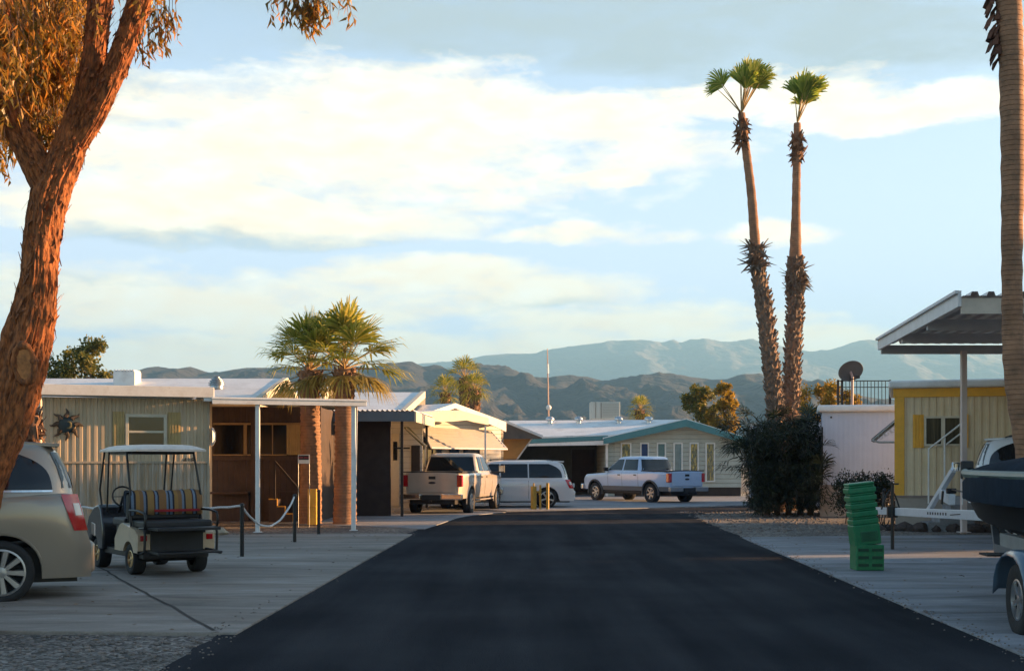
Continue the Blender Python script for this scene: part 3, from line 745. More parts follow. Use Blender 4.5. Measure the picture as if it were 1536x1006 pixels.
def wheel(parent, x, y, r, w, rim_r, spokes=5, rim_m=None, tyre_w=None, sp_w=.05):
    s = 1 if y > 0 else -1
    M = Matrix.Translation((x, y, r)) @ Matrix.Rotation(-s * math.pi / 2, 4, 'X')
    b = MB(); h = w / 2
    b.lathe([(rim_r, -h * .8), (r * .82, -h), (r * .95, -h * .9), (r, -h * .6), (r, h * .6), (r * .95, h * .9), (r * .82, h), (rim_r, h * .8), (rim_r * .98, h * .4), (rim_r * .9, -h * .2), (.02, -h * .3)], 36, M)
    o = b.build('wheel', RUBBER, parent, smooth=True, world=False, angle=50)
    b = MB(); b.lathe([(rim_r * 1.01, h * .82), (rim_r * .93, h * .86), (rim_r * .9, h * .5)], 36, M)
    b.lathe([(rim_r * .26, h * .45), (rim_r * .24, h * .72), (rim_r * .1, h * .78), (.002, h * .78)], 18, M)
    for i in range(spokes):
        a = 2 * math.pi * i / spokes + .3; M2 = M @ Matrix.Rotation(a, 4, 'Z')
        ws = sp_w * rim_r / .25
        b.add([(rim_r * .15, -ws * .5, h * .45), (rim_r * .15, ws * .5, h * .45), (rim_r * .93, ws * .8, h * .6), (rim_r * .93, -ws * .8, h * .6),
               (rim_r * .15, -ws * .35, h * .72), (rim_r * .15, ws * .35, h * .72), (rim_r * .93, ws * .55, h * .78), (rim_r * .93, -ws * .55, h * .78)],
              [(4, 5, 6, 7), (0, 4, 7, 3), (1, 2, 6, 5), (2, 3, 7, 6)], M2)
    b.build('rim', rim_m or ALLOY, o, smooth=True, world=False, angle=35)
    return o
def underbody(parent, L, W, z0, z1, x0=.15, x1=.15, cut=.30):
    b = MB(); b.box(x0, L - x1, -W / 2 + cut, W / 2 - cut, z0, z1); b.build('chassis', BLACK, parent, world=False)
def mirror_part(parent, x, y, z, m, size=(.09, .16, .14)):
    s = 1 if y > 0 else -1
    b = MB(); b.box(x - size[0] / 2, x + size[0] / 2, y, y + s * size[1], z, z + size[2]) if s > 0 else b.box(x - size[0] / 2, x + size[0] / 2, y - size[1], y, z, z + size[2])
    return b.build('mirror', m, parent, bevel=.02, world=False)
def minivan(label, loc, rz, paint, H=1.80, L=5.15, W=1.98, name='minivan', tl=(1.0, 1.45), spokes=9, rail=True, chrome_line=True, wr=.345, group=None, belt=1.17, z0=None):
    t = thing(name, label, 'van' if name == 'minivan' else 'car', loc, rz, group)
    k = H / 1.75; zb_ = belt; lean = lambda x_, z_: max(0, min(1, (z_ - .62) / (zb_ - .62))) * .17 * max(0, 1 - x_ / .8)
    b = MB()
    z0_ = z0 or .26 * k; hw, zb = lower_body(b, L, W, z0_, [(0, zb_ * .97), (.1, zb_), (3.6, zb_ * .97), (4.2, zb_ * .88), (4.9, zb_ * .72), (L, zb_ * .55)], (.98, 4.06), wr + .075, wr, lean=lean)
    side, rear, front = cabin(b, [(zb_ - .04, .165, 4.35, W / 2 - .035), (zb_ + (H - zb_) * .2, .20, 4.1, W / 2 - .07), (zb_ + (H - zb_) * .5, .27, 3.72, W / 2 - .13), (zb_ + (H - zb_) * .78, .36, 3.3, W / 2 - .19), (zb_ + (H - zb_) * .91, .44, 3.05, W / 2 - .24), (H - .03, .60, 2.8, W / 2 - .34)])
    body = b.build('body', paint, t, smooth=True, world=False, angle=50)
    underbody(t, L, W, max(.2, z0_ - .06), max(.62, z0_ + .2), x0=.15 if not z0 else .9)
    zl, zh = zb_ + .045, zb_ + (H - zb_) * .80
    for s in (1, -1):
        b = MB(); side_pane(b, side, s, zl, zh, lambda q: .43 + .06 * q + .42 * q ** 3.5, lambda q: 1.62, nx=14, nz=10); b.build('rear_side_window', TINT, t, smooth=True, world=False)
        b = MB(); side_pane(b, side, s, zl, zh, lambda q: 1.665, lambda q: 2.62); b.build('sliding_door_window', TINT, t, smooth=True, world=False)
        b = MB(); side_pane(b, side, s, zl, zh, lambda q: 2.67, lambda q: 3.75 - .75 * q); b.build('front_door_window', TINT, t, smooth=True, world=False)
        if chrome_line:
            b = MB(); side_pane(b, side, s, zl - .028, zl - .006, lambda q: .43, lambda q: 3.75, off=.012, nz=1, nx=30); b.build('window_trim', CHROME, t, world=False)
        # wheel arch flare and lower bumper edge, door seams
        for c in (.98, 4.06):
            b = MB(); rr = wr + .085; pr = [(c + rr * math.cos(math.pi * i / 18), wr + rr * math.sin(math.pi * i / 18)) for i in range(19)]
            b.tube([(x_, s * (hw(x_, z_) - .005), z_) for x_, z_ in pr], .016, 6)
            b.build('arch_lip', paint, t, smooth=True, world=False)
        for xx in (1.64, 2.64, 3.72):
            b = MB(); b.tube([(xx, s * (hw(xx, z_) + .0), z_) for z_ in (.34, .55, .8, .95, zb_ - .05)], .006, 4)
            b.build('door_seam', BLACK, t, world=False)
        zz = zb_ - .17
        for xx in (1.75, 2.74):
            b = MB(); b.box(xx, xx + .18, s * (hw(xx, zz) - .01) - .02, s * (hw(xx, zz) - .01) + .02, zz, zz + .035)
            b.build('door_handle', paint, t, bevel=.008, world=False)
        # tail light wraps the corner
        b = MB(); z0, z1 = tl; rows = []
        for kk in range(9):
            q = kk / 8; z = z0 + (z1 - z0) * q; row = []
            wd = .15 + .07 * q
            for u in range(11):
                v = u / 10
                if v < .7: x_ = wd * (1 - v / .7); p_ = Vector((x_ + lean(x_, z), s * (hw(x_, z) + .01), z))
                else: p_ = Vector((lean(0, z) - .012, s * (hw(0, z) + .01 - (v - .7) / .3 * .12), z))
                row.append(p_)
            rows.append(row)
        b.grid(rows); b.build('tail_light', REDL, t, smooth=True, world=False)
        b = MB(); rows = []
        for kk in range(5):
            z = z0 + (z1 - z0) * (.42 + .33 * kk / 4); rows.append([Vector((x_ + lean(x_, z), s * (hw(x_, z) + .017), z)) for x_ in (.085, .06, .03, .0)] + [Vector((lean(0, z) - .017, s * (hw(0, z) - .02), z))])
        b.grid(rows); b.build('reversing_light', CLEARL, t, smooth=True, world=False)
        b = MB(); b.tube([(.75, s * (W / 2 - .33), H - .02), (.85, s * (W / 2 - .33), H + .02), (2.9, s * (W / 2 - .33), H + .02), (3.0, s * (W / 2 - .33), H - .02)], .014, 6)
        if rail: b.build('roof_rail', BLACK, t, smooth=True, world=False)
        mirror_part(t, 3.55, s * (W / 2 - .05), zb_ + .0, paint)
        b = MB(); b.box(L - .35, L - .02, s * (W / 2 - .35) - .15, s * (W / 2 - .35) + .15, .72, .86); b.build('headlight', CLEARL, t, bevel=.03, world=False)
    b = MB(); end_pane(b, rear, zb_ + .06, zb_ + (H - zb_) * .78, W / 2 - .2, W / 2 - .32, -.01); b.build('rear_window', TINT, t, smooth=True, world=False)
    b = MB(); end_pane(b, front, zb_ + .06, zb_ + (H - zb_) * .8, W / 2 - .14, W / 2 - .3, .01); b.build('windscreen', GLASS, t, smooth=True, world=False)
    # spoiler
    b = MB()
    za, zc = H - .045, H - .005
    b.add([(.95, -.6, za), (.95, .6, za), (.36, .68, za - .035), (.36, -.68, za - .035), (.95, -.6, zc), (.95, .6, zc), (.34, .68, zc - .03), (.34, -.68, zc - .03)],
          [(3, 2, 1, 0), (4, 5, 6, 7), (2, 3, 7, 6), (0, 4, 7, 3), (1, 2, 6, 5), (0, 1, 5, 4)])
    b.build('spoiler', paint, t, bevel=.012, world=False)
    # rear bumper
    b = MB(); lower = []
    b.box(-.045, .16, -W / 2 + .2, W / 2 - .2, max(.30 * k, z0_ + .04), max(.64 * k, z0_ + .24))
    b.build('rear_bumper', paint, t, bevel=.05, seg=4, smooth=True, world=False)
    b = MB(); b.box(-.08, -.066, -.26, .26, .72, .86); b.build('number_plate', WHITE, t, world=False)
    for x_ in (.98, 4.06):
        for s in (1, -1): wheel(t, x_, s * (W / 2 - .125), wr, .22, wr * .73, spokes=spokes)
    return t
SILVER = mat('champagne_car_paint', (.33, .28, .22), .34, metal=.45, var=.04, coat=1, dirt_or_reflection=((.25, .22, .18), .25, 6))
CARWHITE = mat('white_car_paint', (.62, .63, .65), .3, var=.03, coat=1)
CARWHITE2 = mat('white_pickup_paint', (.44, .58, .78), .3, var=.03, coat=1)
TANP = mat('beige_pickup_paint', (.50, .44, .37), .38, metal=.25, var=.04, coat=1, dirt_or_reflection=((.35, .28, .22), .3, 4))

# near van at the left edge; heading away to the left, parallel to the driveway
a = R(22); fwd = Vector((-math.cos(a), -math.sin(a), 0)); lf = Vector((math.sin(a), -math.cos(a), 0))   # lf = its left-hand side, which faces the camera
rear_corner = Vector((X(146, 14.75), 14.75, 0))
loc = rear_corner - lf * .90 - fwd * -.06
minivan('champagne minivan parked in front of the ribbed home, tail toward the road', tuple(loc), math.atan2(fwd.y, fwd.x), SILVER, H=1.86, belt=1.25, tl=(.82, 1.24), spokes=9, rail=False, wr=.36, group=None)
# white minivan beyond
a = R(4); fwd = Vector((-math.cos(a), -math.sin(a), 0)); lf = Vector((math.sin(a), -math.cos(a), 0))
loc = Vector((X(862, 44.9), 44.9, 0)) - lf * .95
minivan('white minivan parked side-on behind the yellow pipe posts', tuple(loc), math.atan2(fwd.y, fwd.x), CARWHITE, H=1.70, belt=1.03, L=5.15, tl=(.70, 1.01), spokes=5, chrome_line=False)

def pickup(label, loc, rz, paint, L=5.8, W=2.0, H=1.9, rear_axle=1.15, wb=3.7, wr=.39, cab=(1.95, 3.9), crew=True, lower_m=None, flare=None, emblem=True, wheels=ALLOY, spokes=6, towm=False, bumper=None):
    t = thing('pickup_truck', label, 'pickup truck', loc, rz)
    bt = 1.27 * H / 1.9; hood = 1.2 * H / 1.9; z0 = .5
    fa = rear_axle + wb
    b = MB()
    hw, zb = lower_body(b, L, W, z0, [(0, bt), (cab[0], bt), (cab[1] - .1, bt - .02), (cab[1] + .5, hood), (L - .25, hood - .06), (L, hood - .22)], (rear_axle, fa), wr + .10, wr, tuck=.05)
    cabL = [(bt - .03, cab[0] + .0, cab[1] + .55, W / 2 - .05), (bt + .1, cab[0] + .03, cab[1] + .38, W / 2 - .09), (H - .2, cab[0] + .16, cab[1] - .15, W / 2 - .19), (H - .08, cab[0] + .22, cab[1] - .33, W / 2 - .23), (H - .03, cab[0] + .33, cab[1] - .5, W / 2 - .3)]
    side, rear, front = cabin(b, cabL, n=8)
    b.build('body', paint, t, smooth=True, world=False, angle=48)
    # open bed: a dark liner sunk into the top with a rail round it
    b = MB(); x0, x1, yy = .09, cab[0] - .04, W / 2 - .13
    b.box(x0, x1, -yy, yy, bt + .022, bt + .03); b.build('bed_cover', BLACK, t, world=False)
    b = MB(); b.bar((.03, yy + .03, bt + .03), (x1, yy + .03, bt + .03), .08, .035); b.bar((.03, -yy - .03, bt + .03), (x1, -yy - .03, bt + .03), .08, .035); b.bar((.03, -yy, bt + .03), (.03, yy, bt + .03), .06, .035)
    b.build('bed_rail', BLACK, t, bevel=.006, world=False)
    underbody(t, L, W, .32, .8, cut=.33)
    if lower_m:
        for s in (1, -1):
            b = MB(); side_pane(b, hw, s, z0 - .02, z0 + .16, lambda q: rear_axle + wr + .12, lambda q: fa - wr - .12, off=.012, nz=3); b.build('lower_cladding', lower_m, t, smooth=True, world=False)
            b = MB(); side_pane(b, hw, s, z0 - .02, z0 + .16, lambda q: .03, lambda q: rear_axle - wr - .12, off=.012, nz=3); b.build('lower_cladding', lower_m, t, smooth=True, world=False)
    zl, zh = bt + .05, H - .13
    for s in (1, -1):
        mid = cab[0] + (1.15 if crew else .75)
        b = MB(); side_pane(b, side, s, zl, zh, lambda q: cab[0] + .22 + .1 * q, lambda q: mid - .04); b.build('rear_door_window', GLASS, t, smooth=True, world=False)
        b = MB(); side_pane(b, side, s, zl, zh, lambda q: mid + .04, lambda q: cab[1] + .22 - .48 * q); b.build('front_door_window', GLASS, t, smooth=True, world=False)
        for xx in (cab[0] + .1, mid, cab[1] + .1):
            b = MB(); b.tube([(xx, s * hw(xx, z_), z_) for z_ in (z0 + .08, .8, 1.0, bt - .05)], .006, 4)
            b.build('door_seam', BLACK, t, world=False)
        zz = bt - .16
        for xx in (cab[0] + .2, mid + .1):
            b = MB(); b.box(xx, xx + .16, s * hw(xx, zz) - .02, s * hw(xx, zz) + .025, zz, zz + .04)
            b.build('door_handle', BLACK, t, bevel=.008, world=False)
        for c in (rear_axle, fa):
            b = MB(); rr = wr + .11; pr = [(c + rr * math.cos(math.pi * i / 18), wr + rr * math.sin(math.pi * i / 18)) for i in range(-1, 20)]
            b.tube([(x_, s * (hw(min(max(x_, 0), L), max(z_, z0)) + (.015 if flare else -.005)), z_) for x_, z_ in pr], .04 if flare else .02, 6)
            b.build('arch_flare' if flare else 'arch_lip', flare or paint, t, smooth=True, world=False)
        # tail light
        b = MB(); b.box(-.025, .15, s * (W / 2 - .155) - .07, s * (W / 2 - .155) + .095 , bt - .42, bt - .06) if s > 0 else b.box(-.025, .15, s * (W / 2 - .155) - .095, s * (W / 2 - .155) + .07, bt - .42, bt - .06)
        b.build('tail_light', REDL, t, bevel=.02, world=False)
        b = MB(); b.box(L - .3, L - .02, s * (W / 2 - .28) - .16, s * (W / 2 - .28) + .12, hood - .4, hood - .2); b.build('headlight', CLEARL, t, bevel=.03, world=False)
        if towm:
            mm = mirror_part(t, cab[1] + .15, s * (W / 2 - .06), bt - .02, BLACK, (.1, .34, .05))
            b = MB(); y_ = s * (W / 2 + .2); b.box(cab[1] + .1, cab[1] + .2, min(y_, y_ + s * .2), max(y_, y_ + s * .2), bt - .02, bt + .24); mh = b.build('mirror_head', BLACK, mm, bevel=.02, world=False)
            b = MB(); b.box(cab[1] + .088, cab[1] + .099, y_ + s * .02 if s > 0 else y_ - .18, y_ + .18 if s > 0 else y_ - .02, bt + .03, bt + .22); b.build('mirror_glass', CHROME, mm, world=False)
        else: mirror_part(t, cab[1] + .15, s * (W / 2 - .06), bt + .0, BLACK, (.1, .22, .17))
    b = MB(); end_pane(b, rear, zl + .0, zh, W / 2 - .20, W / 2 - .30, -.01); b.build('rear_window', TINT, t, smooth=True, world=False)
    b = MB(); end_pane(b, front, zl, zh, W / 2 - .14, W / 2 - .26, .01); b.build('windscreen', GLASS, t, smooth=True, world=False)
    # tailgate, handle, badge, bumper, hitch
    b = MB(); b.box(-.035, .012, -W / 2 + .24, W / 2 - .24, z0 + .18, bt - .01); tg = b.build('tailgate', paint, t, bevel=.02, seg=3, world=False)
    b = MB(); b.box(-.045, -.03, -.11, .11, bt - .19, bt - .10); b.build('handle', BLACK, tg, bevel=.01, world=False)
    if emblem:
        b = MB(); b.lathe([(.001, .006), (.06, .006), (.062, 0)], 24, Matrix.Translation((-.037, 0, bt - .30)) @ Matrix.Rotation(-math.pi / 2, 4, 'Y') @ Matrix.Diagonal((.62, 1.9, 1, 1)))
        b.build('oval_badge', mat('dark_badge', (.02, .025, .04), .3, var=.1), tg, smooth=True, world=False)
    b = MB(); b.box(-.2, -.02, -W / 2 + .02, -.32, z0 - .03, z0 + .15); b.box(-.2, -.02, .32, W / 2 - .02, z0 - .03, z0 + .15); b.box(-.16, .0, -.34, .34, z0 - .03, z0 + .11)
    b.build('rear_bumper', bumper or CHROME, t, bevel=.03, seg=3, world=False)
    b = MB(); b.box(-.21, -.165, -.3, .3, z0 - .06, z0 + .12); b.box(-.3, -.1, -.03, .03, z0 - .1, z0 - .04); b.build('number_plate_holder', BLACK, t, bevel=.01, world=False)
    b = MB(); b.box(L - .06, L + .12, -W / 2 + .05, W / 2 - .05, z0, z0 + .22); b.build('front_bumper', CHROME, t, bevel=.04, seg=3, world=False)
    b = MB()
    for s in (1, -1): b.bar((rear_axle + wr + .2, s * (W / 2 - .1), .42), (fa - wr - .2, s * (W / 2 - .1), .42), .14, .05)
    b.build('running_boards', BLACK if not towm else paint, t, bevel=.01, world=False)
    for x_ in (rear_axle, fa):
        for s in (1, -1): wheel(t, x_, s * (W / 2 - .15), wr, .27, wr * .6, spokes=spokes, rim_m=wheels, sp_w=.07)
    return t
# beige pickup: tail toward the camera
th = R(90 - 12); fwd = Vector((math.cos(th), math.sin(th), 0)); rt = Vector((fwd.y, -fwd.x, 0))
ra = Vector((X(703, 40.0), 40.0, 0)) - rt * .87
pickup('beige pickup truck seen from behind, its right side in full sunlight', tuple(ra - fwd * 1.15), th, TANP, H=1.93, W=2.02, crew=False, cab=(2.15, 3.85), wb=3.7, wr=.40, towm=True, spokes=8)
# white pickup beyond, three-quarter view
th = R(90 + 33); fwd = Vector((math.cos(th), math.sin(th), 0)); rt = Vector((fwd.y, -fwd.x, 0))
ra = Vector((X(978, 50.6), 50.6, 0)) + rt * .86
pickup('white crew-cab pickup with grey lower trim before the teal-trimmed house', tuple(ra - fwd * 1.1), th, CARWHITE2, H=1.88, W=2.0, L=5.7, rear_axle=1.1, wb=3.65, wr=.39, cab=(1.75, 3.75), lower_m=mat('grey_cladding', (.12, .13, .14), .45, var=.06), flare=mat('grey_flare', (.06, .065, .07), .5, var=.06), spokes=6, bumper=mat('grey_bumper', (.3, .31, .32), .3, metal=.6, var=.05))
# white estate vehicle at the right edge behind the boat
a = R(-19); c_ = Vector((X(1450, 26.0), 26.0, 0)) + Vector((-math.sin(a), math.cos(a), 0)) * 1.0
minivan('white utility vehicle half hidden behind the covered boat and palm trunk', tuple(c_), a, CARWHITE, H=2.14, belt=1.50, L=5.3, W=2.0, name='utility_vehicle', tl=(1.12, 1.40), spokes=6, wr=.40, chrome_line=False, z0=.78)

# ------------------------------------------------------------------ golf cart
th = R(90 + 35)
gc = thing('golf_cart', 'dark golf cart with pale roof parked beside the champagne minivan', 'golf cart', (X(250, 18.1), 18.1, .034), th); gc.scale = (.93, .95, .97)
GCW = mat('cart_cream_panel', (.62, .47, .30), .4, var=.08, coat=.6, dirt_or_reflection=((.3, .22, .14), .4, 5))
def B(name, m, fn, parent=gc, **kw):
    b = MB(); fn(b); return b.build(name, m, parent, world=False, **kw)
def quarter(b):
    for s in (1, -1):
        n = 16; c = 0; r = .265; zc = .22; y0, y1 = s * .44, s * .585
        xs = [-.42 + i * (1.06 / 24) for i in range(25)]
        top = lerp_tab([(-.42, .58), (-.3, .66), (.05, .70), (.3, .74), (.42, .70), (.64, .50)])
        rows0, rows1 = [], []
        prof = [(x_, max(.33, (zc + math.sqrt(r * r - x_ * x_)) if abs(x_) < r else 0), top(x_)) for x_ in xs]
        for ya in (y0, y1):
            b.grid([[Vector((x_, ya, lo)) for x_, lo, hi in prof], [Vector((x_, ya, max(hi, lo + .02))) for x_, lo, hi in prof]])
        b.grid([[Vector((x_, y0, max(hi, lo + .02))) for x_, lo, hi in prof], [Vector((x_, y1, max(hi, lo + .02))) for x_, lo, hi in prof]])
        b.grid([[Vector((x_, y0, lo)) for x_, lo, hi in prof], [Vector((x_, y1, lo)) for x_, lo, hi in prof]])
        b.box(-.44, -.415, min(y0 - s * .2, y1), max(y0 - s * .2, y1), .36, .60)
B('rear_panels', GCW, quarter, bevel=.006)
B('chassis', BLACK, lambda b: (b.box(-.42, 2.0, -.5, .5, .24, .34), b.box(-.40, .95, -.46, .46, .34, .68), b.box(-.46, -.40, -.40, .40, .30, .70), b.tube([(0, -.45, .22), (0, .45, .22)], .05, 8)), bevel=.01)
def cowl(b):
    pr = [(1.30, .30), (1.30, .62), (1.42, .92), (1.52, .98), (1.75, .95), (2.05, .78), (2.18, .60), (2.20, .34), (2.02, .28), (1.98, .42), (1.86, .50), (1.72, .50), (1.60, .42), (1.56, .28)]
    n = len(pr); y = .57
    b.add([(x_, y, z_) for x_, z_ in pr] + [(x_, -y, z_) for x_, z_ in pr], [tuple(range(n - 1, -1, -1)), tuple(range(n, 2 * n))] + [(i, (i + 1) % n, (i + 1) % n + n, i + n) for i in range(n)])
B('front_cowl', mat('cart_black_body', (.02, .02, .021), .25, var=.1, coat=.6), cowl, bevel=.03, seg=3, smooth=True)
B('front_seat', BLACK, lambda b: (b.box(.38, .95, -.52, .52, .68, .80), b.box(.18, .30, -.53, .53, .80, 1.16)), bevel=.03, seg=3)
B('rear_seat', BLACK, lambda b: (b.box(-.52, .06, -.52, .52, .68, .79), b.box(.03, .15, -.53, .53, .79, 1.12)), bevel=.03, seg=3)
B('footplate', BLACK, lambda b: (b.box(-1.02, -.62, -.48, .48, .335, .36), b.bar((-.44, -.45, .36), (-1.02, -.45, .34), .04), b.bar((-.44, .45, .36), (-1.02, .45, .34), .04), b.box(-.98, -.52, -.47, .47, .66, .70)), bevel=.005)
def rails(b, s):
        y = s * .545
        b.tube([(.08, y, 1.16), (.05, y, .92), (-.02, y, .70)], .018, 8)
        b.tube([(.05, y, .93), (-.35, y, .93), (-.62, y, .90), (-.66, y, .85), (-.66, y, .74), (-.62, y, .69), (-.40, y, .68)], .018, 8)
        b.tube([(-.60, y, .67), (-.64, y, .60), (-.62, y, .36), (-.50, y, .33), (-.3, y, .33)], .02, 8)
for s in (1, -1): B('grab_rail', BLKMET, lambda b: rails(b, s), smooth=True)
def gposts(b):
    for s in (1, -1):
        b.tube([(1.52, s * .50, .85), (1.60, s * .52, 1.2), (1.42, s * .50, 1.80)], .016, 8)
        b.tube([(.10, s * .545, .75), (.02, s * .54, 1.15), (.28, s * .52, 1.80)], .018, 8)
        b.tube([(1.30, s * .50, .88), (1.12, s * .52, 1.80)], .014, 8)
    b.tube([(.25, -.52, 1.77), (.25, .52, 1.77)], .02, 8); b.box(.2, 1.3, -.46, .46, 1.745, 1.79)
B('roof_posts', BLKMET, gposts, smooth=True)
def groof(b):
    rows = []
    for i in range(17):
        u = i / 16; x_ = -.22 + 1.78 * u; row = []
        e = 1 - abs(2 * u - 1) ** 8
        for j in range(13):
            v = j / 12 * 2 - 1; row.append(Vector((x_, v * .565 * (1 - .05 * abs(2 * u - 1) ** 6), 1.80 + .075 * e * (1 - abs(v) ** 6) + .012)))
        rows.append(row)
    b.grid(rows); rows2 = [[p + Vector((0, 0, -.002 if (0 < i < 16 and 0 < j < 12) else -.045)) for j, p in enumerate(r)] for i, r in enumerate(rows)]
    rows2 = [[Vector((p.x, p.y, 1.782)) for p in r] for r in rows]
    b.grid(rows2)
    for e in ((rows[0], rows2[0]), (rows[-1], rows2[-1]), ([r[0] for r in rows], [r[0] for r in rows2]), ([r[-1] for r in rows], [r[-1] for r in rows2])): b.grid(list(e))
B('roof', mat('cart_roof', (.72, .62, .54), .45, var=.08, dirt_or_reflection=((.5, .4, .32), .5, 4)), groof, smooth=True, angle=50)
B('steering_wheel', BLACK, lambda b: (b.tube([Vector((1.18 + .06 * math.sin(i / 20 * 6.2832), .28 + .17 * math.cos(i / 20 * 6.2832), 1.10 + .15 * math.sin(i / 20 * 6.2832))) for i in range(21)], .014, 6), b.tube([(1.19, .28, 1.10), (1.42, .28, .85)], .022, 8), b.bar((1.18, .12, 1.10), (1.18, .44, 1.10), .03, .012)), smooth=True)
for s in (1, -1):
    B('tail_light', REDL, lambda b: b.box(-.455, -.435, s * .50 - .05, s * .50 + .05, .50, .58), bevel=.008)
    for x_ in (0, 1.65): wheel(gc, x_, s * .47, .225, .2, .125, spokes=5, rim_m=mat('brass_rim', (.55, .4, .22), .3, metal=.8, var=.1), sp_w=.06)
# striped blanket over the seat back
bl = thing('striped_blanket', 'striped ochre, blue and black blanket draped over the cart seat back', 'blanket', (X(250, 18.1), 18.1, .034), th); bl.scale = (.93, .95, .97)
BM = stripes('blanket_stripes', [(0, (.30, .17, .05)), (.10, (.02, .02, .03)), (.15, (.14, .2, .28)), (.22, (.02, .02, .03)), (.26, (.15, .21, .28)), (.31, (.25, .13, .05)), (.50, (.03, .03, .04)), (.54, (.16, .22, .3)), (.60, (.06, .02, .02)), (.63, (.3, .18, .06)), (.80, (.02, .02, .03)), (.84, (.16, .2, .26)), (.9, (.22, .12, .05))], 1, 1.7, .3)
rows = []
for k, (x_, z_) in enumerate([(-.015, .86), (-.02, .96), (-.01, 1.06), (.0, 1.14), (.05, 1.20), (.13, 1.215), (.22, 1.21), (.29, 1.20), (.335, 1.14), (.34, 1.0), (.335, .88)]):
    rows.append([Vector((x_ + .012 * noise.noise(Vector((j * .5, k * .4, 1))), -.555 + 1.11 * j / 30, z_ + .02 * noise.noise(Vector((j * .35, k * .5, 7))))) for j in range(31)])
b = MB(); b.grid(rows); o = b.build('fabric', BM, bl, smooth=True, world=False, angle=180); sm = o.modifiers.new('s', 'SOLIDIFY'); sm.thickness = .02; sm.offset = 1
b = MB(); b.box(-.045, -.03, -.5, .2, .90, .935); b.build('red_edging', mat('red_cloth', (.32, .02, .025), .9), bl, world=False)

# ------------------------------------------------------------------ posts and rope of the driveway
def rail_post(px, py, h, lab):
    Yp = 3040 / (py - HZ); b = MB(); x = X(px, Yp)
    t = thing('rope_post', lab, 'post', (x, Yp, 0), 0, 'black posts carrying the driveway rope')
    b.tube([(x, Yp, -.05), (x, Yp, h - .03)], .035, 12); b.build('pole', BLKMET, t, smooth=True)
    b = MB(); b.lathe([(.042, 0), (.042, .03), (.03, .045), (.001, .05)], 14, Matrix.Translation((x, Yp, h - .035))); b.build('cap', BLKMET, t, smooth=True)
    return Vector((x, Yp, h - .03))
p1 = rail_post(363, 837, .91, 'nearest black rope post, right beside the golf cart')
p2 = rail_post(442, 815, .97, 'middle black rope post before the brown porch wall')
p3 = rail_post(478, 803, 1.0, 'farthest black rope post, below the small sign')
p0 = rail_post(236, 842, .89, 'black rope post hidden behind the golf cart')
pm1 = rail_post(120, 838, .90, 'black rope post behind the champagne minivan')
ROPE = mat('white_rope', (.62, .60, .58), .85, var=.3, vscale=60)
def rope(a, c, sag, lab):
    pts = []
    for i in range(29):
        s = i / 28; p = a.lerp(c, s); p.z -= sag * 4 * s * (1 - s) ; pts.append(p)
    b = MB(); b.tube(pts, .018, 8, fn=lambda s, t, p: 1 + .22 * math.sin(s * 380 + t)); tag(b.build('rope', ROPE, smooth=True), lab, 'rope', 'white ropes between the black posts')
rope(p1, p2, .46, 'white rope sagging in a deep curve between two black posts')
rope(p0, p1, .02, 'taut white rope running from behind the cart to the nearest post')
rope(pm1, p0, .03, 'white rope between minivan and golf cart in front of the siding')

# ------------------------------------------------------------------ home A (left)
def gable_roof(b, xl, xr, ye, ze, yr, zr, t=.10, skew=0):
    yb = 2 * yr - ye
    b.slab([(xl, ye, ze), (xr, ye, ze), (xr + skew, yr, zr), (xl, yr, zr)], t)
    b.slab([(xl, yr, zr), (xr + skew, yr, zr), (xr + skew, yb, ze), (xl, yb, ze)], t)
hA = thing('mobile_home', 'nearest left home with ribbed beige siding and brown porch wall', 'mobile home', (-10, 34, 0))
b = MB(); b.box(-16, -6.95, 34.32, 39.8, 0, 3.2); b.build('wall', CREAM, hA)
b = MB(); gable_roof(b, -16.4, -6.65, 33.0, 3.30, 36.5, 4.03); rfA = b.build('roof', ROOFW, hA)
b = MB(); b.slab([(-6.66, 32.98, 3.32), (-6.52, 32.98, 3.32), (-6.46, 36.5, 4.06), (-6.6, 36.5, 4.06)], .2); b.slab([(-6.6, 36.5, 4.06), (-6.46, 36.5, 4.06), (-6.52, 40, 3.32), (-6.66, 40, 3.32)], .2); b.build('rake_board', CREAM, rfA)
b = MB(); b.box(X(175, 35.5), X(207, 35.5), 35.2, 35.8, 3.6, Z(558, 35.5)); 
for k in range(7):
    xx = X(176, 35.5) + k * .085; b.box(xx, xx + .05, 35.18, 35.82, Z(558, 35.5), Z(555.5, 35.5))
b.build('chimney', WHITE, rfA, bevel=.01)
# annex with brown board wall
b = MB(); b.box(X(318, 34.3), X(481, 34.3), 34.3, 34.5, 0, 3.12); b.box(X(481, 34.3) - .15, X(481, 34.3), 34.5, 38, 0, 3.1); b.build('brown_wall', BROWN, hA)
b = MB(); yb = 34.3
for px0, px1, py0, py1 in ((322, 366, 637, 681), (371, 430, 637, 681)):
    b.box(X(px0, yb), X(px1, yb), yb - .035, yb - .004, Z(py1, yb), Z(py0, yb))
b.build('dark_window', mat('porch_glass', (.006, .006, .007), .15, spec=.15), hA)
b = MB()
for px0, px1, py0, py1 in ((320, 456, 634, 637), (366, 371, 637, 682), (408.6, 410, 637, 681), (320, 430, 681, 683)):
    b.box(X(px0, yb), X(px1, yb), yb - .06, yb - .01, Z(py1, yb), Z(py0, yb))
b.build('window_frame', mat('tan_trim', (.27, .18, .08), .6), hA)
b = MB(); b.ribs((X(430, yb), yb - .03), (X(456, yb), yb - .03), Z(682, yb), Z(637, yb), .06, .015); b.build('window_shutter', mat('tan_shutter', (.42, .30, .12), .55), hA)
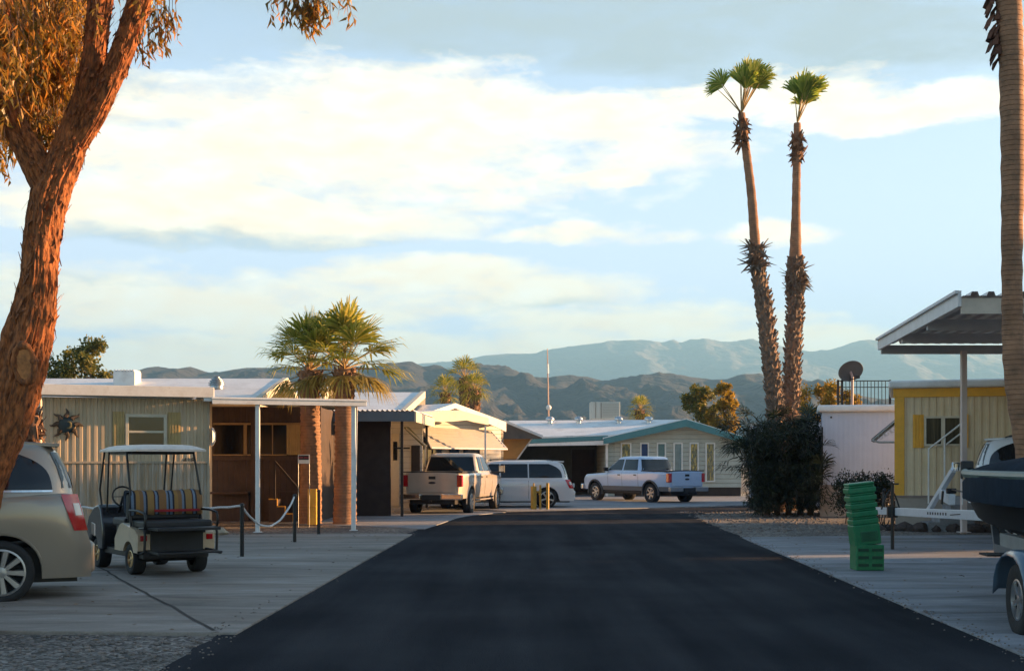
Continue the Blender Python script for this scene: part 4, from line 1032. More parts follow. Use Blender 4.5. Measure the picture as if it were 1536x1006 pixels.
b = MB(); b.box(X(318, yb), X(376, yb), yb - .42, yb - .005, Z(740, yb), Z(737, yb)); b.box(X(320, yb), X(374, yb), yb - .1, yb - .004, .02, Z(740.0, yb)); b.build('porch_ledge', BROWNF, hA); b = MB(); b.box(X(419, yb), X(456, yb), yb - .1, yb - .004, Z(738.5, yb), Z(736.5, yb)); b.build('porch_ledge', BROWNF, hA)
b = MB(); b.box(X(377, yb), X(384, yb), yb - .08, yb - .004, 0, 3.0); b.box(X(457, yb), X(464, yb), yb - .08, yb - .004, 0, 3.0); b.box(X(320, yb), X(456, yb), yb - .07, yb - .004, Z(690, yb), Z(684, yb)); b.build('board_trim', BROWNF, hA)
# porch stair with yellow nosings
st = thing('porch_stairs', 'brown wooden steps with yellow edges against the brown wall', 'stairs', (X(415, 33.6), 33.6, 0))
b = MB(); bn = MB(); y0, y1 = 33.5, 34.15
for k, (pa, pb, py) in enumerate(((404, 416, 749), (416, 428, 760), (428, 440, 771))):
    b.box(X(pa, 33.6), X(pb, 33.6), y0, y1, 0, Z(py, 33.5)); z = Z(py, 33.5)
    bn.box(X(pa, 33.6), X(pb, 33.6), y0 - .012, y0 + .03, z, z + .03); bn.box(X(pb, 33.6) - .0, X(pb, 33.6) + .02, y0 - .012, y0 + .02, z - .19, z + .03)
b.build('treads', BROWNF, st); bn.build('yellow_nosing', YELLOW, st)
b = MB(); b.bar(P(412, 692, 33.5), P(450, 736, 33.5), .06); b.bar(P(412, 692, 33.5), P(412, 748, 33.5), .05); b.bar(P(450, 736, 33.5), P(450, 771, 33.5), .05); b.build('handrail', DKBROWN, st)
# ribbed addition, turned 20 degrees
ang = R(20); dv = Vector((math.cos(ang), math.sin(ang), 0)); nv = Vector((math.sin(ang), -math.cos(ang), 0))   # nv = outward, toward the road and camera
FRp = Vector((-6.82, 28.8, 0)); FLp = FRp - dv * 3.70
hB = thing('ribbed_addition', 'beige ribbed-metal room with window under a white edged flat roof', 'room addition', tuple(FRp), ang)
def w2(s, out, z): return FLp + dv * s + nv * out + Vector((0, 0, z))   # s = metres from the fascia's left end, out = metres in front of it
RIB = mat('beige_ribbed_metal', (.50, .39, .26), .45, var=.12, vscale=1.2, stretch=(2.5, 2.5, .5), dirt_or_reflection=((.34, .27, .14), .5, 2))
RIBL = mat('mottled_skirting', (.36, .26, .14), .5, var=.4, vscale=2.2, stretch=(3.5, 3.5, .25), col2=(.36, .32, .27), dirt_or_reflection=((.45, .24, .07), .75, 3.5))  # lower wall colour, mottled with orange patches
wo = -.42
a0, a1 = w2(0, wo, 0), w2(3.66, wo, 0)
b = MB(); b.ribs(a0, a1, 1.63, 3.06, .155, .02); 
e0 = w2(3.66, -5.0, 0); b.ribs(a1, e0, 1.63, 3.06, .155, .02); b.build('upper_wall', RIB, hB)
b = MB(); b.ribs(w2(0, wo, 0), w2(3.66, wo, 0), 0.0, 1.60, .155, .02); b.ribs(a1, e0, 0, 1.6, .155, .02); b.build('lower_wall', RIBL, hB)
b = MB(); b.bar(w2(0, wo + .03, 1.615), w2(3.68, wo + .03, 1.615), .03, .045); b.bar(w2(3.67, wo + .025, 0), w2(3.67, wo + .025, 3.06), .05, .05); b.build('belt_trim', mat('beige_trim', (.36, .30, .22), .5), hB)
b = MB(); b.slab([w2(-.1, 0, 3.28), w2(3.70, 0, 3.28), w2(3.70, -5.2, 3.34), w2(-.1, -4.6, 3.34)], .06); b.build('roof', ROOFW, hB)
b = MB(); b.bar(w2(-.1, .01, 3.20), w2(3.74, .01, 3.20), .05, .235); b.bar(w2(3.73, .0, 3.2), w2(3.73, -3.5, 3.2), .04, .2); b.build('fascia', mat('white_fascia', (.74, .70, .64), .5, var=.06, dirt_or_reflection=((.5, .42, .33), .4, 5)), hB, bevel=.008)
b = MB(); b.box(-.18, .02, -.01, .2, 3.00, 3.25); b.build('gutter_box', WHITE, hB, bevel=.01, world=False)
b = MB(); b.bar(w2(.02, -.06, 0), w2(.02, -.06, 3.1), .09); b.build('post', CREAM, hB)
b = MB(); q = P(325, 571, 0.0)
# window with shutters
def on_wall(px, out=0):
    # distance s along the wall where the sight line through column px meets it
    k = (px - CX) / F; o_ = FLp + nv * (wo + out)
    return (k * o_.y - o_.x) / (dv.x - k * dv.y)
def wz(py, s, out=0): return Z(py, (FLp + dv * s + nv * (wo + out)).y)
s0, s1 = on_wall(188), on_wall(250); sm_ = (s0 + s1) / 2; z1, z0 = wz(621, sm_), wz(676, sm_)
wf = MB(); 
for (sa, sb, za, zb2) in ((s0, s1, z1 - .07, z1), (s0, s1, z0, z0 + .07), (s0, s0 + .07, z0 + .07, z1 - .07), (s1 - .07, s1, z0 + .07, z1 - .07), (s0 + .07, s1 - .07, (z0 + z1) / 2 - .01, (z0 + z1) / 2 + .04)):
    p_ = w2(sa, wo, 0); M = Matrix.Translation(p_) @ Matrix.Rotation(ang, 4, 'Z'); wf.box(0, sb - sa, -.075, -.01, za, zb2, M)
wfo = wf.build('window', mat('window_cream', (.52, .47, .36), .5), hB, bevel=.006)
M = Matrix.Translation(w2(s0 + .06, wo, 0)) @ Matrix.Rotation(ang, 4, 'Z')
b = MB(); b.box(0, s1 - s0 - .12, -.04, -.015, z0 + .06, z1 - .06, M); b.build('pane', GLASS, wfo)
for sa, sb in ((on_wall(169), s0 - .02), (s1 + .02, on_wall(271))):
    b = MB(); b.ribs(w2(sa, wo + .03, 0), w2(sb, wo + .03, 0), z0 - .05, z1 + .05, .065, .018); b.build('shutter', mat('tan_shutter', (.42, .30, .12), .55), hB)
sN = on_wall(283); text_part('house_number', '418', .17, BLACK, hB, tuple(FR[hB.name].inverted() @ w2(sN, wo + .024, wz(690.5, sN))), rot=(math.pi / 2, 0, 0))
# sun ornament
so = on_wall(100); cpos = w2(so, wo + .06, wz(637, so))
orn = thing('sun_ornament', 'dark metal sun-and-moon wall ornament on the ribbed siding', 'wall ornament', tuple(cpos), ang)
b = MB(); b.lathe([(.001, .02), (.15, .015), (.185, 0), (.15, -.01)], 28, Matrix.Rotation(R(90), 4, 'X')); b.build('disc', mat('dark_teal_metal', (.03, .045, .05), .5, metal=.4), orn, smooth=True, world=False)
b = MB()
for i in range(8):
    a_ = i * math.pi / 4; d = Vector((math.cos(a_), 0, math.sin(a_))); n_ = Vector((-math.sin(a_), 0, math.cos(a_)))
    pts = []
    for j in range(8):
        s_ = j / 7; pts.append(d * (.17 + .19 * s_) + n_ * .022 * math.sin(s_ * 5 + i))
    b.tube(pts, [.06 * (1 - .85 * j / 7) for j in range(8)], 6)
b.build('rays', mat('bronze_metal', (.07, .05, .035), .5, metal=.4), orn, smooth=True, world=False)
b = MB(); pts = [Vector((.02 + .07 * math.cos(R(a_)), -.03, .07 * math.sin(R(a_)))) for a_ in range(-110, 115, 15)]
b.tube(pts, [.004 + .02 * math.sin(math.pi * i / (len(pts) - 1)) for i in range(len(pts))], 6); b.build('crescent', mat('ochre_metal', (.2, .16, .07), .5, metal=.3), orn, smooth=True, world=False)
# dome vent on home A's roof
b = MB(); c = Vector((X(325, 34.6), 34.6, 3.72))
for k in range(5):
    r0 = .235 * math.cos(k / 5 * 1.45); b.lathe([(r0 * .86, k * .05), (r0, k * .05 + .004), (r0 * .99, k * .05 + .022), (r0 * .84, k * .05 + .034)], 24, Matrix.Translation(c))
b.lathe([(.1, .25), (.06, .265), (.001, .27)], 24, Matrix.Translation(c)); b.lathe([(.19, -.1), (.19, .05), (.1, .2)], 24, Matrix.Translation(c))
b.build('roof_vent', mat('vent_metal', (.28, .32, .36), .35, metal=.7), rfA, smooth=True)
b = MB(); Mw = Matrix.Translation(FRp + dv * .02 + nv * (-.30) + Vector((0, 0, Z(654, 28.6)))) @ Matrix.Rotation(ang, 4, 'Z') @ Matrix.Rotation(math.pi / 2, 4, 'Y')
b.lathe([(.001, .10), (.10, .09), (.19, .05), (.22, .0)], 22, Mw); b.build('wall_meter', WHITE, hB, smooth=True)
# porch roof
pr = thing('porch_roof', 'flat white porch roof on slim posts beside the two short palms', 'porch', tuple(FRp), ang)
def p2p(s, out, z): return FRp + dv * s + nv * out + Vector((0, 0, z))
b = MB(); b.slab([(-6.82, 28.8, 3.075), (-3.47, 30.02, 3.075), (-3.85, 31.5, 3.13), (-5.85, 31.7, 3.15), (-6.05, 34.28, 3.24), (-8.1, 34.28, 3.24)], .05); b.build('roof_sheet', ROOFW, pr)
b = MB()
for k in range(7):
    s_ = .25 + k * .48; L_ = 1.4 if s_ > 1.3 else 4.6
    b.bar(p2p(s_, -.05, 3.09), p2p(s_, -L_, 3.09 + L_ * .033), .03, .02)
b.build('roof_seams', ROOFW, pr)
b = MB(); b.bar(p2p(0, .02, 3.02), p2p(3.58, .02, 3.02), .06, .16); b.bar(p2p(3.56, .02, 3.02), p2p(3.56, -1.5, 3.06), .05, .15); b.bar(p2p(-.02, .045, 3.065), p2p(3.6, .045, 3.065), .05, .03); b.build('fascia', WHITE, pr, bevel=.006)
def at_px(px):
    k = (px - CX) / F; return (k * FRp.y - FRp.x) / (dv.x - k * dv.y)
for px, out, w_ in ((387, -.05, .095), (531, -.05, .10)):
    s_ = at_px(px); b = MB(); b.bar(p2p(s_, out, 0), p2p(s_, out, 2.98), w_); b.box(-.09, .09, -.09, .09, 0, .02, Matrix.Translation(p2p(s_, out, 0.0))); b.build('post', WHITE, pr, bevel=.008)
s_ = at_px(539); b = MB(); b.bar(p2p(s_, -.5, 0), p2p(s_ + .05, -.5, 2.98), .045); b.build('downpipe', WHITE, pr)
# sign on a wire stand
sg = thing('yard_sign', 'small red and black notice on a thin stand before the brown wall', 'sign', (X(455.5, 31.6), 31.6, 0))
ys = 31.6
b = MB(); b.box(X(447, ys), X(464.5, ys), ys - .006, ys + .006, Z(695, ys), Z(681.5, ys)); b.build('panel', WHITE, sg)
b = MB(); b.box(X(448.2, ys), X(463.2, ys), ys - .009, ys - .0065, Z(689.3, ys), Z(682.5, ys)); b.build('dark_field', BLACK, sg)
text_part('lettering', 'FOR SALE', .062, mat('sign_red', (.55, .02, .03), .5, var=.02), sg, (0, -.012, Z(686, ys)), depth=.001)
b = MB()
for pq in (447.5, 464): b.tube([(X(pq, ys), ys + .01, 0), (X(pq, ys), ys + .01, Z(682, ys))], .006, 6)
b.build('stand', mat('galvanised_wire', (.4, .4, .38), .4, metal=.6), sg)
# yellow board leaning by the palm, pale rock
b = MB(); b.box(X(462, 32.2), X(475, 32.2), 32.15, 32.28, .03, Z(733, 32.2)); b.box(X(465.5, 32.2), X(466.5, 32.2), 32.13, 32.15, .1, Z(742, 32.2)); b.box(X(463, 32.2), X(474, 32.2), 32.12, 32.15, Z(760, 32.2), Z(759, 32.2))
tag(b.build('storage_box', YELLOW, bevel=.015), 'upright ochre storage box at the foot of the left short palm', 'box')
def rock(b, c, r, sq=.7, seed=0):
    rows = []
    for i in range(7):
        ph = math.pi * (i / 6) ; row = []
        for j in range(11):
            t_ = 2 * math.pi * (j % 10) / 10; d = Vector((math.sin(ph) * math.cos(t_), math.sin(ph) * math.sin(t_), math.cos(ph)))
            row.append(Vector(c) + Vector((d.x, d.y, d.z * sq)) * r * (1 + .35 * noise.noise(d * 1.6 + Vector((seed, seed, 0)))))
        rows.append(row)
    b.grid(rows)
b = MB(); rock(b, (X(328, 27.6), 27.6, .09), .2, .6, 3); tag(b.build('rock', mat('pale_rock', (.42, .35, .25), .9, bump=.6), smooth=True, angle=30), 'pale flat-topped rock at the driveway edge behind the cart', 'rock')

# ------------------------------------------------------------------ homes behind on the left
h = thing('mobile_home', 'second left home, seen only as a white roof behind the short palms', 'mobile home', (-10, 41, 0))
b = MB(); b.box(-16, -6.4, 39.9, 46, 0, 3.45); b.build('wall', CREAM, h)
b = MB(); gable_roof(b, -16.4, -6.1, 39.0, 3.53, 43.0, 4.34); r_ = b.build('roof', ROOFW, h)
b = MB(); b.slab([(-6.11, 38.98, 3.56), (-5.95, 38.98, 3.56), (-5.9, 43, 4.37), (-6.06, 43, 4.37)], .24); b.slab([(-6.06, 43, 4.37), (-5.9, 43, 4.37), (-5.95, 47, 3.56), (-6.11, 47, 3.56)], .24); b.build('rake_board', CREAM, r_)
h = thing('mobile_home', 'third left home with white roof above the grey-edged dark carport', 'mobile home', (-9, 49, 0))
b = MB(); b.box(-15, -4.5, 46.9, 53.5, 0, 3.4); b.build('wall', WHITE, h)
b = MB(); gable_roof(b, -15.4, -4.02, 46.0, 3.51, 50.0, 4.39, skew=.42); r_ = b.build('roof', ROOFW, h)
b = MB(); b.slab([(-4.03, 45.98, 3.54), (-3.85, 45.98, 3.54), (-3.42, 50, 4.43), (-3.6, 50, 4.43)], .26); b.slab([(-3.6, 50, 4.43), (-3.42, 50, 4.43), (-3.7, 54, 3.54), (-3.9, 54, 3.54)], .26); b.build('rake_board', CREAM, r_)
# carport with the grey fascia
cp = thing('carport', 'dark carport with blue-grey fascia between porch and beige pickup', 'carport', (-4, 38, 0))
GREYF = mat('blue_grey_fascia', (.10, .14, .17), .5, var=.1)
b = MB(); yf = 36.8; xl, xr = X(490, yf), X(622, yf)
b.bar((xl, yf, Z(624.5, yf)), (xr, yf, Z(624.5, yf)), .06, .28); b.build('fascia', GREYF, cp)
b = MB(); zt = Z(617, yf) ; rows = [[], []]
for k in range(90):
    x_ = xl + (xr - xl) * k / 89; zz = .025 * math.sin(k * 1.25)
    rows[0].append(Vector((x_, yf - .03, zt + .03 + zz))); rows[1].append(Vector((x_, 45.6, zt + .18 + zz)))
b.grid(rows); b.build('corrugated_roof', ROOFW, cp)
b = MB(); b.bar((xr + .02, yf, Z(625, yf)), (xr + .02, 45.6, Z(625, yf) + .1), .05, .3); b.build('side_fascia', CREAM, cp)
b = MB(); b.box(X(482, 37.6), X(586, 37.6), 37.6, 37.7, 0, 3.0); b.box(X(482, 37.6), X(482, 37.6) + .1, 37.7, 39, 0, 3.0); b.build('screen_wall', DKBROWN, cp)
b = MB()
for px, yy in ((603, 37.3), (640, 44.5)): b.bar((X(px, yy), yy, 0), (X(px, yy), yy, 3.0), .08)
b.bar((X(590, 38.5), 38.5, 2.05), (X(615, 38.5), 38.5, 2.05), .05); b.build('posts', BLKMET, cp)
# porch front of the third home: lit door, siding
b = MB(); yy = 44.4; b.box(X(582, yy), X(634, yy), yy, yy + .15, 0, 3.05); o = b.build('street_wall', bands('white_siding', (.62, .58, .50), 2, .2), bpy.data.objects['mobile_home.002'])
b = MB(); b.box(X(587, yy), X(599, yy), yy - .05, yy - .004, .1, Z(650, yy)); dd = b.build('door', CREAM, bpy.data.objects['mobile_home.002'])
b = MB(); b.box(X(590, yy), X(596, yy), yy - .062, yy - .052, Z(690, yy), Z(662, yy)); b.build('door_pane', GLASS, dd)
b = MB(); b.box(X(617, yy), X(630, yy), yy - .05, yy - .004, .1, Z(668, yy)); b.build('dark_doorway', DKBROWN, bpy.data.objects['mobile_home.002'])
aw = thing('door_awning', 'small green sloping awning with gold edge beside the carport', 'awning', (X(622, 43), 43, 2.5))
b = MB(); b.slab([P(606, 640, 43.9), P(613, 640, 42.6), P(640, 668, 42.6), P(632, 665, 43.9)], .05); b.build('sheet', mat('green_awning', (.09, .10, .04), .7), aw)
b = MB(); b.bar(P(609, 642, 42.55), P(640, 669, 42.55), .05); b.bar(P(638, 668, 42.6), P(638, 700, 42.6), .05); b.build('frame', CREAM, aw)

# white gabled home with slatted awning
YLd, YRd = 47.0, 50.2
A0 = Vector((X(615, YLd), YLd, 0)); A1 = Vector((X(756, YRd), YRd, 0)); dd_ = (A1 - A0); LD = dd_.length; dd_.normalize(); nD = Vector((dd_.y, -dd_.x, 0)); bD = -nD
def dpt(px, py, out=0):
    k = (px - CX) / F; o_ = A0 + nD * out; s_ = (k * o_.y - o_.x) / (dd_.x - k * dd_.y); p_ = o_ + dd_ * s_; return Vector((p_.x, p_.y, Z(py, p_.y)))
hD = thing('gabled_home', 'sunlit white gabled home behind the beige pickup', 'mobile home', tuple(A0))
SID = bands('lap_siding_white', (.66, .60, .50), 2, .16, depth=.015, var=.06)
b = MB(); l, pk, r_ = dpt(618, 640), dpt(682, 612), dpt(755, 644)
base0 = Vector((l.x, l.y, 0)); base1 = Vector((r_.x, r_.y, 0)); z_e = r_.z
b.slab([base0, base1, r_, pk, l], .15, down=bD); 
b.slab([base1, base1 + bD * 9, Vector((r_.x, r_.y, 0)) + bD * 9 + Vector((0, 0, z_e)), r_], .12, down=-dd_)
b.slab([base0 + bD * .2, base0 + bD * 9, Vector((l.x, l.y, l.z)) + bD * 9, l + bD * .2], .12, down=dd_)
b.build('wall', SID, hD)
fo = .5
lf_, pf_, rf_ = dpt(600, 632, fo), dpt(681, 604.5, fo), dpt(757, 633, fo)
b = MB(); b.slab([lf_, pf_, pf_ + bD * 9.5, lf_ + bD * 9.5], .09); b.slab([pf_, rf_, rf_ + bD * 9.5, pf_ + bD * 9.5], .09); rD = b.build('roof', ROOFW, hD)
b = MB(); dn = Vector((0, 0, -.34)); e_ = nD * .03
b.slab([lf_ + e_, pf_ + e_, pf_ + e_ + dn * .55, lf_ + e_ + dn * .75], .06, down=nD); b.slab([pf_ + e_, rf_ + e_, rf_ + e_ + dn * 1.1, pf_ + e_ + dn * .55], .06, down=nD); b.build('fascia', WHITE, rD)
# low patio canopy edge in front of it
cn = thing('patio_canopy', 'low cream canopy edge under the white gable', 'canopy', tuple(A0 + nD * 1.6))
q = [(622, 618), (655, 616.5), (690, 615), (733, 627), (733, 637), (712, 633), (700, 630), (678, 632), (655, 632), (622, 633)]
b = MB(); b.slab([dpt(px, py, 1.7) for px, py in q], .07, down=bD); b.build('fascia', CREAM, cn)
b = MB(); f_ = [dpt(px, py, 1.68) for px, py in q[:4]]; bk = [p_ + bD * 1.15 + Vector((0, 0, .03)) for p_ in f_]
for i in range(3): b.slab([f_[i], f_[i + 1], bk[i + 1], bk[i]], .05)
b.build('roof_sheet', ROOFW, cn)
b = MB()
for px in (628, 728): p_ = dpt(px, 634, 1.6); b.bar((p_.x, p_.y, 0), p_, .07)
b.build('posts', WHITE, cn)
# slatted awning
sa = thing('slatted_awning', 'white slatted metal window awning above the beige pickup', 'awning', tuple(A0 + nD * .4))
tl_, tr_, bl_, br_ = dpt(634, 641, .18), dpt(737, 647, .18), dpt(647, 671.5, .95), dpt(761, 673.5, .95)
b = MB(); N_ = 13
for i in range(N_):
    u0, u1 = i / N_, (i + .68) / N_
    a_, c_ = tl_.lerp(bl_, u0), tr_.lerp(br_, u0); e0_, g_ = tl_.lerp(bl_, min(u1, 1)) + Vector((0, 0, -.012)), tr_.lerp(br_, min(u1, 1)) + Vector((0, 0, -.012))
    up_ = Vector((0, 0, .035)); b.slab([a_ + up_ * (i % 2 == 0), c_ + up_ * (i % 2 == 0), g_, e0_], .014)
b.build('slats', mat('aged_white_metal', (.42, .38, .33), .5, var=.15, vscale=2.5, dirt_or_reflection=((.40, .30, .2), .5, 2.5)), sa)
b = MB(); b.bar(bl_, br_, .05); b.bar(tl_, bl_, .04); b.bar(tr_, br_, .04); b.build('frame', WHITE, sa)
b = MB()
for pa, pb in ((634, 662), (674, 688), (695, 719)):
    p_, q_ = dpt(pa, 700, 0), dpt(pb, 700, 0); b.slab([Vector((p_.x, p_.y, dpt(pa, 655).z)), Vector((q_.x, q_.y, dpt(pb, 655).z)), Vector((q_.x, q_.y, 1.25)), Vector((p_.x, p_.y, 1.25))], .03, down=nD)
b.build('windows', GLASS, hD)
# tan side wall and dark soffit of the same home
yt = 51.2
b = MB(); b.slab([P(px, py, yt) for px, py in ((741, 655), (799, 656), (770, 697), (770, 752), (741, 752))], .12, down=(0, 1, 0)); b.build('tan_side_wall', mat('tan_wall', (.42, .24, .08), .7, var=.1), hD)
b = MB(); b.bar(P(799, 656, yt - .03), P(768, 699, yt - .03), .06); b.build('slanted_trim', WHITE, hD)
b = MB(); b.box(X(742, 51.15), X(752, 51.15), 51.08, 51.18, .2, Z(662, 51.15)); b.build('side_door', mat('door_brown', (.15, .1, .06), .6), hD)
b = MB(); q = [P(px, py, 50.6) for px, py in ((756, 632), (812, 655), (813, 657.5), (742, 658))]
b.slab(q, .5, down=(0, 1, 0)); b.build('soffit', mat('grey_soffit', (.12, .11, .10), .7), hD)
b = MB(); b.bar(P(756, 631, 50.5), P(814, 654.5, 50.5), .12, .10); b.build('verge_board', WHITE, hD)

# ------------------------------------------------------------------ teal-trimmed house at the end
hE = thing('teal_trimmed_house', 'pale green house with teal fascia and six narrow windows', 'house', (X(980, 60), 60, 0))
SIDE = bands('pale_green_siding', (.40, .43, .38), 2, .21, depth=.02, var=.08, dirt_or_reflection=((.3, .31, .27), .4, 1.5))
YG = 60.0; pk = P(1027, 636, YG); eL = P(922, 661, YG); eR = P(1112, 659, YG)
b = MB(); b.slab([Vector((eL.x, YG, .45)), Vector((eR.x, YG, .45)), eR, pk, eL], .15, down=(0, 1, 0)); b.box(eL.x - .45, eL.x, YG + .05, YG + .2, 0, eL.z - .05); b.box(eR.x - .15, eR.x, YG + .15, YG + 12, 0, eR.z)
b.box(eL.x - .45, eL.x - .3, YG + .2, YG + 6, 0, eL.z - .1); b.build('wall', SIDE, hE)
b = MB(); b.box(eL.x, eR.x - .02, YG + .04, YG + .12, 0, .45); b.build('skirting', DKBROWN, hE)
yo = YG - .55; pf = P(1029, 627.5, yo); lf_ = P(905, 656, yo); rf_ = P(1122, 656, yo)
b = MB(); bk = Vector((0, 13, 0)); b.slab([lf_, pf, pf + bk, lf_ + bk], .08); b.slab([pf, rf_, rf_ + bk, pf + bk], .08)
# left wing: ridge along x
yr = 64.5; zr = Z(630.5, yr); ye = 59.9; ze = Z(655, ye)
xl = X(763, yr)
b.slab([(X(786, ye), ye, ze), (X(925, ye), ye, ze + .12), (X(1029, yr), yr, zr + .05), (xl, yr, zr)], .08); b.slab([(xl, yr, zr), (X(1029, yr), yr, zr + .05), (X(940, yr), yr + 4.5, ze), (xl, yr + 4.5, ze)], .08)
rE = b.build('roof', ROOFW, hE)
b = MB(); e_ = Vector((0, -.03, 0)); d1, d2 = Vector((0, 0, -.04)), Vector((0, 0, -.42))
b.slab([lf_ + e_ + d1, pf + e_ + d1, pf + e_ + d2 * .9, lf_ + e_ + d2 * .75], .06, down=(0, -1, 0)); b.slab([pf + e_ + d1, rf_ + e_ + d1, rf_ + e_ + d2 * .75, pf + e_ + d2 * .9], .06, down=(0, -1, 0))
b.slab([P(776, 659, ye - .05), P(912, 653, ye - .05), P(912, 659.5, ye - .05), P(776, 666, ye - .05)], .05, down=(0, -1, 0)); b.build('fascia', TEAL, rE)
b = MB(); b.slab([P(770, 666.3, ye - .2), P(913, 660, ye - .2), P(913, 667, ye - .2), P(770, 669, ye - .2)], .05, down=(0, -1, 0)); b.build('carport_beam', WHITE, hE)
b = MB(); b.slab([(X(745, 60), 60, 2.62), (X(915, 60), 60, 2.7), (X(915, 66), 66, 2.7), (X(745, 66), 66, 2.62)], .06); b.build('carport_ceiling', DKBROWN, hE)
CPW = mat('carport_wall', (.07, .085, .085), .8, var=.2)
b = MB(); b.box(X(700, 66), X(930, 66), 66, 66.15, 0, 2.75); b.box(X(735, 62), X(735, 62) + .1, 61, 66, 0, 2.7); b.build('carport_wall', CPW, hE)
b = MB(); b.box(X(858, 65.9), X(892, 65.9), 65.9, 65.99, .1, 2.3); b.build('carport_door', DKBROWN, hE)
b = MB(); b.box(X(910, 60) - .05, X(910, 60) + .05, 59.85, 60, 0, 2.7); b.build('carport_post', WHITE, hE)
cols = [mat('painted_yellow_reflection', (.10, .12, .08), .25, var=.6, vscale=6, coat=.6, dirt_or_reflection=((.75, .55, .10), .95, 4), stretch=(3, 3, 1)),  # yellow patches paint sunlit reflections into the pane colour
        mat('blue_blind', (.02, .05, .14), .2, coat=.8), mat('teal_blind', (.09, .19, .20), .25, coat=.8), mat('pale_teal_blind', (.13, .22, .23), .25, coat=.8)]
WT = mat('window_white_trim', (.62, .64, .62), .5, var=.06)
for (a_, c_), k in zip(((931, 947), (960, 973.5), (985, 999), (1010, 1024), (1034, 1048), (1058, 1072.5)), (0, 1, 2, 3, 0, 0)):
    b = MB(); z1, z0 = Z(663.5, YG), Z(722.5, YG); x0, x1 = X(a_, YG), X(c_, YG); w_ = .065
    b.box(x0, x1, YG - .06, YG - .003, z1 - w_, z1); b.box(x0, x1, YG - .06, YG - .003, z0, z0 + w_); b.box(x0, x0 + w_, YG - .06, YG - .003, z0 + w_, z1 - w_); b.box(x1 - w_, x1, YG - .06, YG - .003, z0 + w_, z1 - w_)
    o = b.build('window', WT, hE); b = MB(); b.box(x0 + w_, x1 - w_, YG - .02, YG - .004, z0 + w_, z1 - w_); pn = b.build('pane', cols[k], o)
# roof vents and cooler
for px in (825, 868, 928, 973):
    yv = 63.6; zb_ = Z(633, yv); b = MB(); c = Vector((X(px, yv), yv, zb_ - .12))
    b.lathe([(.12, -.1), (.12, .18), (.20, .2), (.22, .26), (.2, .34), (.12, .40), (.001, .42)], 18, Matrix.Translation(c))
    for k in range(10):
        a_ = k * .628; b.bar(c + Vector((math.cos(a_) * .2, math.sin(a_) * .2, .2)), c + Vector((math.cos(a_ + .3) * .17, math.sin(a_ + .3) * .17, .37)), .03, .01)
    b.build('roof_vent', mat('galvanised', (.5, .52, .55), .3, metal=.8, var=.1), rE, smooth=True)
co = thing('rooftop_cooler', 'boxy pale evaporative cooler standing on the teal-trimmed roof', 'air conditioner', (X(908, 66), 66, Z(632, 66)))
b = MB(); b.box(X(886, 66), X(930, 66), 66, 67.2, Z(628, 66), Z(602.5, 66)); b.build('cabinet', mat('cooler_paint', (.42, .46, .44), .5, var=.12, dirt_or_reflection=((.3, .28, .22), .4, 3)), co, bevel=.02)
b = MB(); b.box(X(901, 66), X(902.5, 66), 65.97, 66, Z(627, 66), Z(604, 66)); b.box(X(893, 66), X(894, 66), 65.97, 66, Z(627, 66), Z(603, 66))
for k in range(9): z_ = Z(625, 66) + k * .085; b.box(X(904, 66), X(928, 66), 65.98, 66, z_, z_ + .012)
b.build('louvres', mat('cooler_dark', (.2, .2, .18), .6), co)
b = MB()
for px in (887, 906, 929): b.bar((X(px, 66.1), 66.1, Z(628, 66)), (X(px, 66.1), 66.1, Z(636, 66)), .04)
b.build('legs', mat('cooler_dark', (.2, .2, .18), .6), co)
# mast with ball
an = thing('radio_mast', 'thin pole with red and white band and round ball at its foot', 'antenna', (X(823, 70), 70, 2.5))
b = MB(); b.tube([P(823, 640, 70), P(821, 523, 70)], [.05, .025], 8); b.build('pole', mat('mast_paint', (.5, .33, .25), .5), an, smooth=True)
b = MB(); b.tube([P(821.8, 560, 70), P(821.4, 546, 70)], .06, 8); b.build('band', WHITE, an, smooth=True)
b = MB(); c = P(823, 611, 69.9); b.lathe([(.15 * math.sin(math.pi * i / 8) + .001, -.15 * math.cos(math.pi * i / 8)) for i in range(9)], 16, Matrix.Translation(c)); b.build('ball', WHITE, an, smooth=True)
# low lattice behind
rl = MB(); yy = 72
for k in range(26): x_ = X(770, yy) + k * .2; rl.box(x_, x_ + .05, yy, yy + .03, 2.6, Z(631, yy))
rl.box(X(768, yy), X(770, yy) + 5.1, yy - .03, yy, Z(632, yy), Z(630.5, yy))
tag(rl.build('lattice_fence', WHITE), 'row of small white pickets behind the teal house roof', 'fence')
# yellow pipe posts
YP = mat('yellow_pipe', (.42, .27, .04), .5, var=.15, dirt_or_reflection=((.2, .13, .04), .4, 9))
for px, r_, top, lab in ((800.5, .10, 729, 'thick yellow bollard pipe with a tap, left of three'), (810.5, .035, 727, 'thin yellow pipe in the middle of three'), (821.5, .05, 724, 'medium yellow pipe, right of three, before the van wheel')):
    yy = 43.0; x_ = X(px, yy); t = thing('yellow_pipe_post', lab, 'pipe', (x_, yy, 0), 0, 'yellow pipe posts by the white minivan')
    b = MB(); b.tube([(x_, yy, -.05), (x_, yy, Z(top, yy))], r_, 12); b.build('pipe', YP, t, smooth=True)
    if px < 805:
        b = MB(); b.tube([(x_, yy, .62), (x_ + .2, yy, .62), (x_ + .2, yy, .52)], .04, 8); b.tube([(x_, yy, Z(729, yy)), (x_, yy, Z(724, yy))], .025, 8); b.build('tap', YP, t, smooth=True)

